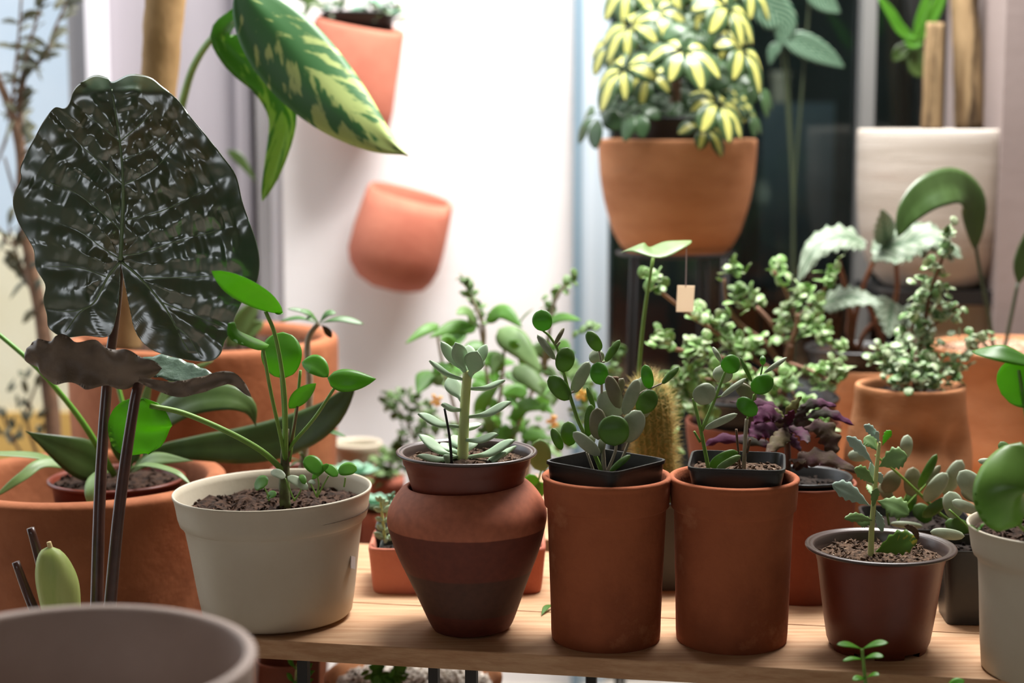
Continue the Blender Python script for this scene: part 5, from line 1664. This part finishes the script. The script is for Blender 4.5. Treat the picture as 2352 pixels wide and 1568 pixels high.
# ---------- wall plant
p = Plant(wp2, WY - .06)
mb = MB()
a_, b_2, d_ = L2[-1]
mid = (a_ + b_2) / 2
lathe(mb, [((b_2 - a_).length * .36, mid.z - .05), ((b_2 - a_).length * .40, mid.z + .012), ((b_2 - a_).length * .42, mid.z + .014), ((b_2 - a_).length * .38, mid.z + .016), ((b_2 - a_).length * .34, mid.z - .02)], V(mid.x - .004, WY - .057, 0), 48, sx=1, sy=.62)
mb.build('nursery_pot', PLASTIC_BLACK, wp2)
rr = random.Random(41)
for _ in range(46):
    x, y = rr.uniform(740, 910), rr.uniform(10, 55)
    a = rr.uniform(-pi, 0)
    L = rr.uniform(26, 52)
    p.leaf([(x, y, rr.uniform(-.03, .02)), (x + math.cos(a) * L * .6, y + math.sin(a) * L * .6, -.02), (x + math.cos(a) * L, y + math.sin(a) * L * .7 + 5, -.03)], rr.uniform(7, 12), rr.choice([ECHEV, HOYA_GREY, STRAP]), (rr.uniform(-.4, .4), -.8, .8), shape='oval', nu=7, nv=4)
p.leaf([(760, 25), (700, -5), (672, -20)], 14, STRAP, CAMN, shape='oval')
p.leaf([(740, 10, -.02), (712, 10, -.02), (694, 52, -.03)], 10, STRAP, CAMN, shape='lance')
p.stem([(820, 60), (822, 40), (840, 15)], 4, 3, GREYSTEM, 'stem')

# ---------- marbled tree
p = Plant(tree, P1Y)
p.stem([(382, -40), (372, 90), (364, 200), (335, 420), (305, 620), (294, 700), (292, 812)], 47, 34, WOODY, 'trunk', seg=20, wob=.1)
p.stem([(405, 300, -.02), (422, 225, -.08), (446, 150, -.14), (490, 85, -.20), (548, 45, -.25)], 10, 6, PETIOLE, 'petiole', seg=10)
bl = Plant(tree, P1Y - .27)
bl.leaf([(545, -40), (580, 10), (640, 85), (720, 175), (800, 255), (872, 318), (938, 358)], 92, BANANA, (.15, -1, .25), shape='lance', fold=-.05, curl=-.22, nu=40, nv=12, wig=.06)
bl.leaf([(545, 30, .02), (512, 80, .04), (560, 140, .04), (620, 195, .04), (652, 270, .04), (634, 370, .03), (602, 462, .02)], 40, BANANA_L, (-.2, -1, .1), shape='strap', fold=.2, curl=.1, nu=30, nv=8, wig=.1)
p.leaf([(528, 800), (555, 745), (592, 690)], 26, STRAP_PALE, CAMN, shape='strap', fold=.3, name='young_leaf')
p.leaf([(545, 790, .02), (575, 760, .02), (606, 738, .02)], 18, STRAP_PALE, CAMN, shape='strap', fold=.3, name='young_leaf')
p.leaf([(520, 345, .3), (550, 365, .3), (590, 420, .3)], 12, STRAP, CAMN, shape='lance', name='back_leaf')

# ---------- strap plant in the thick rimmed planter
p = Plant(strapp, P2Y + .01)
SLV = [([(250, 1085, 0), (215, 1065, -.02), (150, 1035, -.05), (58, 990, -.08)], 46, STRAP, (.1, -1, .35), 'lance'), ([(240, 1090, 0), (150, 1068, -.02), (80, 1046, -.05), (-60, 1040, -.1)], 17, STRAP_PALE, (0, -.6, 1), 'strap'),
       ([(230, 1090, 0), (110, 1062, -.05), (50, 1095, -.08), (-10, 1140, -.09)], 14, STRAP_PALE, (.2, -.8, .8), 'strap'), ([(250, 1085, -.05), (224, 1080, -.10), (206, 1130, -.14), (222, 1210, -.145)], 17, STRAP_PALE, (-.3, -1, .3), 'lance'),
       ([(290, 1085, 0), (360, 1040, .02), (460, 1028, .0), (560, 1022, -.01), (660, 1000, -.02), (750, 955, -.02), (818, 880, -.02)], 46, STRAP, (.1, -1, .3), 'ovate2'), ([(290, 1085, 0), (340, 990, -.02), (430, 925, -.04), (520, 912, -.05), (572, 935, -.05), (588, 980, -.05)], 38, STRAP, (0, -.9, .7), 'lance'),
       ([(300, 1085, -.02), (350, 1055, -.05), (445, 1058, -.07)], 20, STRAP_PALE, (0, -.8, .8), 'lance'), ([(290, 1085, -.03), (330, 1066, -.06), (400, 1082, -.09), (438, 1112, -.1)], 10, STRAP_PALE, UPN, 'strap'),
       ([(315, 1060, .02), (328, 950, .03), (345, 868, .03)], 13, STRAP_PALE, CAMN, 'strap'), ([(340, 1000, .02), (395, 880, .04), (490, 828, .05)], 10, STRAP_PALE, CAMN, 'strap'), ([(330, 1050, .03), (370, 940, .05), (420, 890, .06)], 14, STRAP, CAMN, 'strap'), ([(300, 1085), (270, 1030, -.03), (255, 1000, -.04)], 14, STRAP, CAMN, 'lance')]
for pts, w, m, n, s in SLV:
    if s == 'ovate2':
        s = 'strap'
        p.leaf(pts, w, m, n, shape='obovate', fold=.15, curl=-.15, nu=28, nv=8)
    else:
        p.leaf(pts, w, m, n, shape=s, fold=.18, curl=-.15, nu=22, nv=8)
p.stem([(262, 1090, -.02), (200, 985, -.06), (140, 905, -.08), (70, 830, -.1), (-30, 745, -.1)], 8, 5, mat('bright_stalk', (96, 150, 50), None, rough=.4), 'flower_stalk', seg=10)
p.stem([(300, 1085, .01), (288, 960, .02), (262, 850, .03)], 6, 5, MATS['bright_stalk'], 'flower_stalk', seg=8)

# ---------- elephant ear
AY = 1.70
ca = Vector((U(225, 1500, AY - .03).x, AY - .03, FLOOR))
ear = thing('potted_elephant_ear', 'dark glossy quilted elephant ear leaf on maroon stalks, standing left behind the grey vase', 'potted plant', ca)
mb = MB()
lathe(mb, rounded([(.07, 0), (.075, .01), (.098, .32), (.104, .34), (.104, .36), (.098, .362), (.094, .33)], 1), ca, 64)
mb.build('pot', PLASTIC_BLACK, ear)
soil(ear, ca + V(0, 0, .345), .0945, SOIL, .004, 60, seed=60)
J = (277, 598)
OUT = [(288, 652), (300, 712), (312, 763), (347, 802), (412, 823), (477, 830), (505, 815), (516, 784), (533, 758), (540, 728), (559, 689), (585, 659), (596, 611), (590, 559), (572, 507), (557, 463), (542, 403), (512, 359), (481, 320), (438, 268), (408, 229), (373, 199), (343, 177), (299, 171), (260, 188), (247, 179), (217, 173), (186, 190), (169, 208), (160, 236), (147, 249), (126, 247), (104, 273), (82, 312), (48, 381), (48, 411), (30, 455), (39, 503), (65, 550), (78, 576), (82, 615), (104, 654), (100, 689), (108, 724), (113, 754), (147, 774), (195, 771), (243, 774), (260, 754), (271, 698), (275, 640)]
VE = [[(277, 598), (283, 440), (276, 330), (257, 205)], [(277, 587), (325, 580), (412, 552), (542, 520)], [(291, 505), (369, 485), (434, 455), (494, 424)], [(284, 424), (347, 394), (390, 351), (429, 310)], [(280, 368), (347, 338), (403, 286)], [(276, 325), (321, 286), (360, 247)],
      [(280, 602), (325, 641), (382, 711), (416, 776), (434, 806)], [(325, 639), (412, 637), (530, 632)], [(373, 695), (447, 724), (520, 754)], [(399, 745), (434, 776), (460, 819)],
      [(274, 594), (234, 568), (178, 529), (87, 498)], [(279, 529), (225, 481), (173, 442), (117, 420), (82, 394)], [(280, 420), (234, 377), (191, 338), (160, 307)], [(274, 325), (234, 290), (195, 260)],
      [(275, 602), (247, 637), (217, 693), (182, 719), (150, 762)], [(243, 635), (182, 615), (100, 611)], [(208, 702), (165, 715), (104, 711)]]


def seg_near(x, y):
    best = (1e9, 0, 0, 0)
    for vi, pl_ in enumerate(VS):
        acc = 0
        for (x0, y0), (x1, y1) in zip(pl_, pl_[1:]):
            dx, dy = x1 - x0, y1 - y0
            L2_ = dx * dx + dy * dy
            t = max(0, min(1, ((x - x0) * dx + (y - y0) * dy) / L2_))
            ex, ey = x - x0 - t * dx, y - y0 - t * dy
            d = math.hypot(ex, ey)
            L_s = math.sqrt(L2_)
            if d < best[0]:
                best = (d, acc + t * L_s, vi, 1 if ex * dy - ey * dx > 0 else -1)
            acc += L_s
    return best


VS = [[(q.x, q.y) for q in catmull([(x, y, 0) for x, y in pl_], 10)] for pl_ in VE]
AM = mpp(U(277, 598, AY))


def hgt(x, y):
    """height of the quilted blade towards the viewer, in pixels"""
    d, s, vi, side = seg_near(x, y)
    wr = 1.0 if y < 520 else max(.35, 1 - (y - 520) / 160)
    if x < 200 and y > 430:
        wr *= .45
    h = 9 * (1 - math.exp(-(d / 26) ** 2))
    k = min(1, d / 10)
    h += wr * k * 9.5 * noise.noise(Vector((s * .042 + vi * 7.3, d * .018 * side, vi * 3.7)))
    h += wr * k * 3 * noise.noise(Vector((s * .095 + vi * 3.1, d * .035 * side, vi * 1.7 + 20)))
    h += k * 8 * noise.noise(Vector((x * .014, y * .014, 5)))
    return h


def earY(x, y):
    r2 = ((x - 300) / 300) ** 2
    back = 30 * r2 + (598 - y) * .09
    if y < 215:
        back += (215 - y) ** 1.4 * .16
    if y > 620:
        back += -(y - 620) * .05
    return AY + (back - hgt(x, y)) * AM


op = catmull([(x, y, 0) for x, y in OUT], 300)
rows, uvs = [], []
NR = 84
for i in range(1, NR + 1):
    s = (i / NR) ** .9
    rows.append([U(J[0] + (q.x - J[0]) * s, J[1] + (q.y - J[1]) * s, earY(J[0] + (q.x - J[0]) * s, J[1] + (q.y - J[1]) * s)) for q in op])
mb = MB()
o_ = mb.grid(rows, False, flip=False)
mb.fan(U(J[0], J[1], earY(*J)), [o_ + j for j in range(300)], False)
mb.f.pop()
# undo the closing face of the fan: the sinus between the lobes stays open
blade = mb.build('leaf_blade', ALOC, ear)
so = blade.modifiers.new('thickness', 'SOLIDIFY')
so.thickness = .0009
so.offset = 0
mb = MB()
for k, pl_ in enumerate(VE):
    pts = catmull([(x, y, 0) for x, y in pl_], 22)
    q = [U(v.x, v.y, earY(v.x, v.y) - .0002) for v in pts]
    r0 = (5.2 if k == 0 else 3.6 if k in (6, 14) else 1.9) * AM
    tube(mb, q, r0, r0 * .35, 8, n=44)
mb.build('vein', ALOC_VEIN, blade, 'paler raised veins')
p = Plant(ear, AY)
p.stem([(277, 602, .01), (266, 720, .02), (246, 880, .02), (230, 1120, -.0), (222, 1400, -.02), (218, 1560, -.03)], 9, 17, MAROON, 'petiole', seg=14)
p.stem([(322, 872, -.02), (308, 930, -.03), (276, 1150, -.04), (252, 1400, -.04), (240, 1560, -.04)], 11, 16, MAROON, 'petiole', seg=14)
p.stem([(70, 1212, -.03), (92, 1290, -.03), (130, 1440, -.04), (170, 1560, -.04)], 9, 16, MAROON, 'cut_petiole', seg=12)
p.stem([(36, 1290, -.04), (66, 1370, -.04), (110, 1470, -.05), (160, 1570, -.05)], 9, 15, MAROON, 'cut_petiole', seg=12)
lo = p.leaf([(66, 800, -.02), (120, 822, -.03), (200, 836, -.03), (290, 848, -.03), (372, 846, -.02)], 54, ALOC_UNDER, (.0, -1, .1), shape='strap', fold=.1, curl=-.25, ruffle=.2, rf=6, nu=48, nv=12, wig=.3, tooth=.12, tf=4.3, name='leaf_blade', label='dark crumpled underside of the lower leaf')
p.leaf([(300, 838, .02), (370, 842, .01), (440, 862, .0), (505, 876, -.01)], 32, ALOC_PALE, (.1, -.9, .8), shape='strap', fold=.1, ruffle=.1, nu=24, nv=8, name='upper_face', label='pale silvery upper face', parent=lo)
p.leaf([(320, 872, -.04), (400, 893, -.05), (460, 884, -.05), (530, 868, -.05), (578, 912, -.05)], 19, ALOC_UNDER, (0, -1, .2), shape='strap', ruffle=.35, rf=6, fold=.3, nu=34, nv=6, wig=.3, name='curled_edge', parent=lo)
mb = MB()
pts = [(150, 1480), (140, 1405), (129, 1330), (114, 1254)]
q = catmull([p.P((x, y, -.05)) for x, y in pts], 26)
rows = []
for i, c in enumerate(q):
    t = i / 25
    r = 48 * AM * (.6 + .42 * math.sin(min(1, t * 1.25) * pi * .62)) * math.sqrt(max(.004, 1 - max(0, (t - .55) / .45) ** 2.4))
    rows.append([c + V(math.cos(a) * r, math.sin(a) * r * .7, 0) * (1 + .03 * math.sin(5 * a)) for a in [2 * pi * j / 28 for j in range(28)]])
mb.grid(rows, True)
spa = mb.build('spathe', SPATHE, ear, 'pale green flower bud')
p.stem([(121, 1278, -.05), (116, 1258, -.05), (112, 1244, -.05)], 7, 5.5, CREAMTIP, 'spadix', parent=spa)

# ---------- left shrub
OY = 2.62
co = Vector((U(118, 1100, OY).x, OY, FLOOR))
shr = thing('potted_shrub', 'thin olive grey shrub with narrow leaves by the left window', 'potted plant', co)
mb = MB()
lathe(mb, [(.08, 0), (.085, .01), (.11, .25), (.115, .27), (.105, .27), (.10, .24)], co, 64)
mb.build('pot', TERRA_RED, shr)
soil(shr, co + V(0, 0, .25), .103, SOIL, .003, 20, seed=61)
p = Plant(shr, OY)
p.stem([(130, 1300), (122, 1000), (100, 760), (74, 620), (55, 480), (45, 330), (20, 240), (-10, 170)], 20, 8, BROWNSTEM, 'trunk', seg=10, wob=.3)
SH = [[(100, 760), (70, 660), (45, 600), (20, 520)], [(48, 380), (50, 300), (42, 230), (60, 130), (92, 20), (98, -20)], [(44, 300), (60, 170), (105, 130), (120, 80), (150, 10), (156, -20)], [(45, 330), (30, 230), (42, 100), (50, -20)], [(30, 260), (10, 330), (-10, 380)], [(60, 520), (30, 430), (10, 360)], [(74, 620), (50, 560), (20, 560), (-5, 520)]]
for s in SH:
    p.stem(s, 5, 2.5, BROWNSTEM, 'branch', seg=7)
rr = random.Random(71)
n_l = 0
for s in SH + [[(60, 560), (70, 640), (95, 740)]]:
    q = catmull([(x, y, 0) for x, y in s], 20)
    for k in range(1, 20, 1):
        for side in (1,) if k % 3 else (1, -1):
            if n_l > 95:
                continue
            n_l += 1
            a = rr.uniform(-pi, pi) if rr.random() < .3 else (-pi / 2 + side * rr.uniform(.5, 1.5))
            L = rr.uniform(34, 58)
            x, y = q[k].x, q[k].y
            dy = rr.uniform(-.06, .06)
            p.leaf([(x, y, 0), (x + math.cos(a) * L * .5, y + math.sin(a) * L * .5 - 3, dy * .5), (x + math.cos(a) * L, y + math.sin(a) * L + 4, dy)], rr.uniform(6, 9.5), OLIVE, (rr.uniform(-.7, .7), -.8, rr.uniform(0, .8)), shape='oval', nu=7, nv=4)
p.stem([(130, 1180), (90, 1060), (62, 960), (84, 880)], 5, 2.5, BROWNSTEM, 'branch', seg=7)
p.stem([(128, 1180), (60, 1060), (20, 990), (4, 940)], 4, 2.5, BROWNSTEM, 'branch', seg=7)
mb = MB()
for x, y in ((84, 890), (62, 905), (40, 940), (60, 970), (30, 985), (10, 960), (75, 940), (50, 1010), (25, 1020), (5, 1000), (85, 960), (15, 900), (60, 870), (90, 1000)):
    for k in range(2):
        a = rr.uniform(-2.6, -.4)
        L = rr.uniform(26, 40)
        leaf(mb, [p.P((x, y, 0)), p.P((x + math.cos(a) * L * .5, y + math.sin(a) * L * .5, rr.uniform(-.03, .03))), p.P((x + math.cos(a) * L, y + math.sin(a) * L, rr.uniform(-.05, .05)))], 7 * mpp(co), (rr.uniform(-.6, .6), -.8, .5), shape='oval', nu=6, nv=4)
mb.build('low_foliage', OLIVE, shr)

# ---------- under the bench
b3 = MB()
box(b3, .02, .42, .08, .40, -.27, -.25, BM)
b3.build('lower_shelf', WOOD, bench, smooth=False)
c = Vector((U(950, 1550, 2.025).x, 2.025, -.25))
kk = mpp(c)
gb = thing('gravel_bowl', 'shallow terracotta bowl of white gravel on the shelf under the bench', 'bowl', c)
mb = MB()
zz = zpx(950, 1550, 2.025) + .25
lathe(mb, rounded([(120 * kk, 0), (126 * kk, .004), (190 * kk, zz - .02), (203 * kk, zz - .006), (203 * kk, zz), (192 * kk, zz + .002), (184 * kk, zz - .006), (170 * kk, zz - .03)], 1), c, 72)
mb.build('bowl', TERRA_PALE, gb)
soil(gb, c + V(0, 0, zz - .012), 184 * kk, GRAVEL_W, .004, 700, chip=.006, name='gravel', seed=62)
mb = MB()
rr = random.Random(9)
for x, y in ((860, 1548), (920, 1552), (900, 1562)):
    puff(mb, U(x, y, 1.95), .012, 8, .016, rr)
mb.build('sprout', BUSH, gb)
for (px, half, rimy, Y, lab, m) in ((660, 74, 1510, 1.985, 'round terracotta pot under the left end of the bench', TERRA_RED),):
    c = Vector((U(px, rimy, Y).x, Y, -.25))
    kk = mpp(c)
    zz = zpx(px, rimy, Y) + .25
    t = thing('terracotta_pot', lab, 'terracotta pot', c)
    mb = MB()
    lathe(mb, rounded([(half * .8 * kk, 0), (half * .82 * kk, .004), (half * kk, zz - .004), (half * kk, zz), (half * .92 * kk, zz), (half * .88 * kk, zz - .03), (half * .8 * kk, .02), (.001, .018)], 1), c, 64)
    mb.build('pot_body', m, t)
c = Vector((U(690, 1600, 1.865).x, 1.865, -.25))
t = thing('potted_sedum', 'bright green sedum sprig under the bench beside its left leg', 'potted plant', c)
mb = MB()
lathe(mb, [(.026, 0), (.033, .05), (.035, .053), (.033, .055), (.03, .05), (.028, .03)], c, 48)
mb.build('nursery_pot', PLASTIC_BLACK, t)
soil(t, c + V(0, 0, .046), .031, SOIL, .002, 20, seed=64)
p = Plant(t, 1.865)
p.stem([(680, 1640), (680, 1560), (683, 1524)], 4, 3, SUCC_STEM)
for k in range(12):
    a = R.uniform(-2.8, -.3) if k < 9 else R.uniform(-3.1, 0)
    y = 1530 + k * 7
    p.leaf([(681, y), (681 + math.cos(a) * 26, y + math.sin(a) * 14, -.01), (681 + math.cos(a) * 52, y + math.sin(a) * 30, -.015)], 7, PILEA, (0, -.7, .8), shape='spoon', nu=8, nv=4, thick=2.5)

# ---------- near sprig at lower right
NY = 1.50
c = Vector((U(1990, 1700, NY).x, NY, FLOOR))
t = thing('potted_sprig', 'small bright sprig with paired leaves rising from below in front of the brown nursery pot', 'potted plant', c)
mb = MB()
lathe(mb, [(.055, 0), (.058, .01), (.075, .42), (.078, .425), (.076, .43), (.07, .42), (.066, .36)], c, 64)
mb.build('pot', PLASTIC_CREAM, t)
soil(t, c + V(0, 0, .41), .069, SOIL, .003, 30, seed=65)
p = Plant(t, NY)
p.stem([(1998, 1700), (1990, 1590), (1984, 1530), (1980, 1490)], 5, 3.5, PETIOLE)
for a, b, w in (((1980, 1490), (1922, 1480), 9), ((1980, 1490), (2040, 1476), 10), ((1984, 1514), (1935, 1518), 6), ((1984, 1512), (2030, 1508), 9), ((1990, 1560), (1958, 1562), 9), ((1990, 1556), (2020, 1550), 8), ((1994, 1600), (2030, 1590), 9)):
    p.leaf([a, ((a[0] + b[0]) / 2, (a[1] + b[1]) / 2 - 4, -.005), (b[0], b[1], -.01)], w, PILEA, (0, -.6, 1), shape='obovate', fold=.2, nu=10, nv=6)
p.stem([(2010, 1720), (2120, 1640), (2180, 1590)], 4, 3, PETIOLE)
p.leaf([(2170, 1600), (2190, 1572), (2216, 1562)], 12, PILEA, (0, -.7, .8), shape='obovate', nu=10)

# ---------- behind the right hand panes
INZ = FLOOR
c = Vector((U(1822, 300, 2.855).x, 2.855, INZ))
t = thing('potted_calathea', 'pale striped calathea leaves against the dark pane, right of the umbrella plant', 'potted plant', c)
mb = MB()
lathe(mb, [(.03, 0), (.034, .55), (.036, .56), (.031, .56), (.029, .5)], c, 48)
mb.build('pot', PLASTIC_GREY, t)
soil(t, c + V(0, 0, .53), .030, SOIL_BLACK, .003, 10, seed=66)
p = Plant(t, 2.89)
for pts, w in (([(1735, -30), (1770, 20), (1800, 60), (1790, 110)], 44), ([(1800, 85), (1850, 105), (1900, 130), (1940, 155)], 30), ([(1860, -40), (1890, 0), (1930, 30)], 30), ([(1790, 100), (1775, 120), (1768, 150)], 14)):
    p.leaf([(x, y, -.05) for x, y in pts], w, CALATHEA, CAMN, shape='ovate', nu=24, nv=8, fold=.1)
for x, y in ((1792, 105), (1804, 88), (1862, -30)):
    p.stem([(x, y, -.045), ((x + 1820) / 2, 220, -.035), (1822, 500, -.035), (1822, 880, -.035)], 3, 3.5, MATS['dark_stalk'], 'stalk')
for px, rimy, half, Y, m, lab in ((1792, 165, 22, 4.02, PLASTIC_CREAM, 'small pale pot on the dark stack behind the pane'), (1722, 706, 26, 3.2, TERRA, 'small clay pot behind the pane, seen between the bush branches'), (1770, 700, 30, 3.26, TERRA_WALL, 'salmon pot behind the pane, just right of the smallest clay one'), (1905, 722, 30, 3.2, TERRA_WALL, 'salmon pot behind the pane under the lower silver leaf'), (2000, 718, 34, 3.3, TERRA, 'clay pot behind the white mullion')):
    c = U(px, rimy, Y)
    kk = mpp(c)
    h = .075
    if rimy > 600:
        zsh = U(1905, 722, 3.2).z - .075
        h = c.z - zsh
    else:
        h = c.z - U(1800, 235, 3.9).z
    t = thing('terracotta_pot' if m != PLASTIC_CREAM else 'pale_pot', lab, 'pot', (c.x, c.y, c.z - h))
    mb = MB()
    lathe(mb, rounded([(half * .75 * kk, 0), (half * .78 * kk, .003), (half * .96 * kk, h - .02), (half * 1.05 * kk, h - .018), (half * 1.05 * kk, h), (half * .9 * kk, h), (half * .85 * kk, h - .03), (.001, h - .031)], 1), V(c.x, c.y, c.z - h), 40)
    mb.build('pot_body', m, t)
zc_ = U(1905, 722, 3.2).z - .075
dk = thing('dark_shelf', 'dark metal shelf with uprights behind the pane', 'shelf', (U(1850, 700, 3.2).x, 3.25, FLOOR))
mb = MB()
box(mb, U(1690, 0, 3.2).x, U(2060, 0, 3.2).x, 3.12, 3.4, zc_ - .015, zc_ - .001)
mb.build('board', STEEL, dk, smooth=False)
for px in (1655, 1747, 1893, 2050):
    mb = MB()
    x = U(px, 0, 3.13).x
    box(mb, x, x + .012, 3.08, 3.095, FLOOR, zc_ + .14)
    mb.build('upright', STEEL, dk, smooth=False)
cab = MB()
box(cab, U(1740, 0, 4.0).x, U(1905, 0, 4.0).x, 3.9, 4.2, FLOOR, U(1800, 235, 3.9).z)
tag(cab.build('cabinet', mat('slate_cabinet', (96, 110, 116), (80, 92, 98), 3, .7), smooth=False, loc=(U(1820, 0, 4.0).x, 4.05, FLOOR)), 'slate blue cabinet far back in the dark room', 'cabinet')
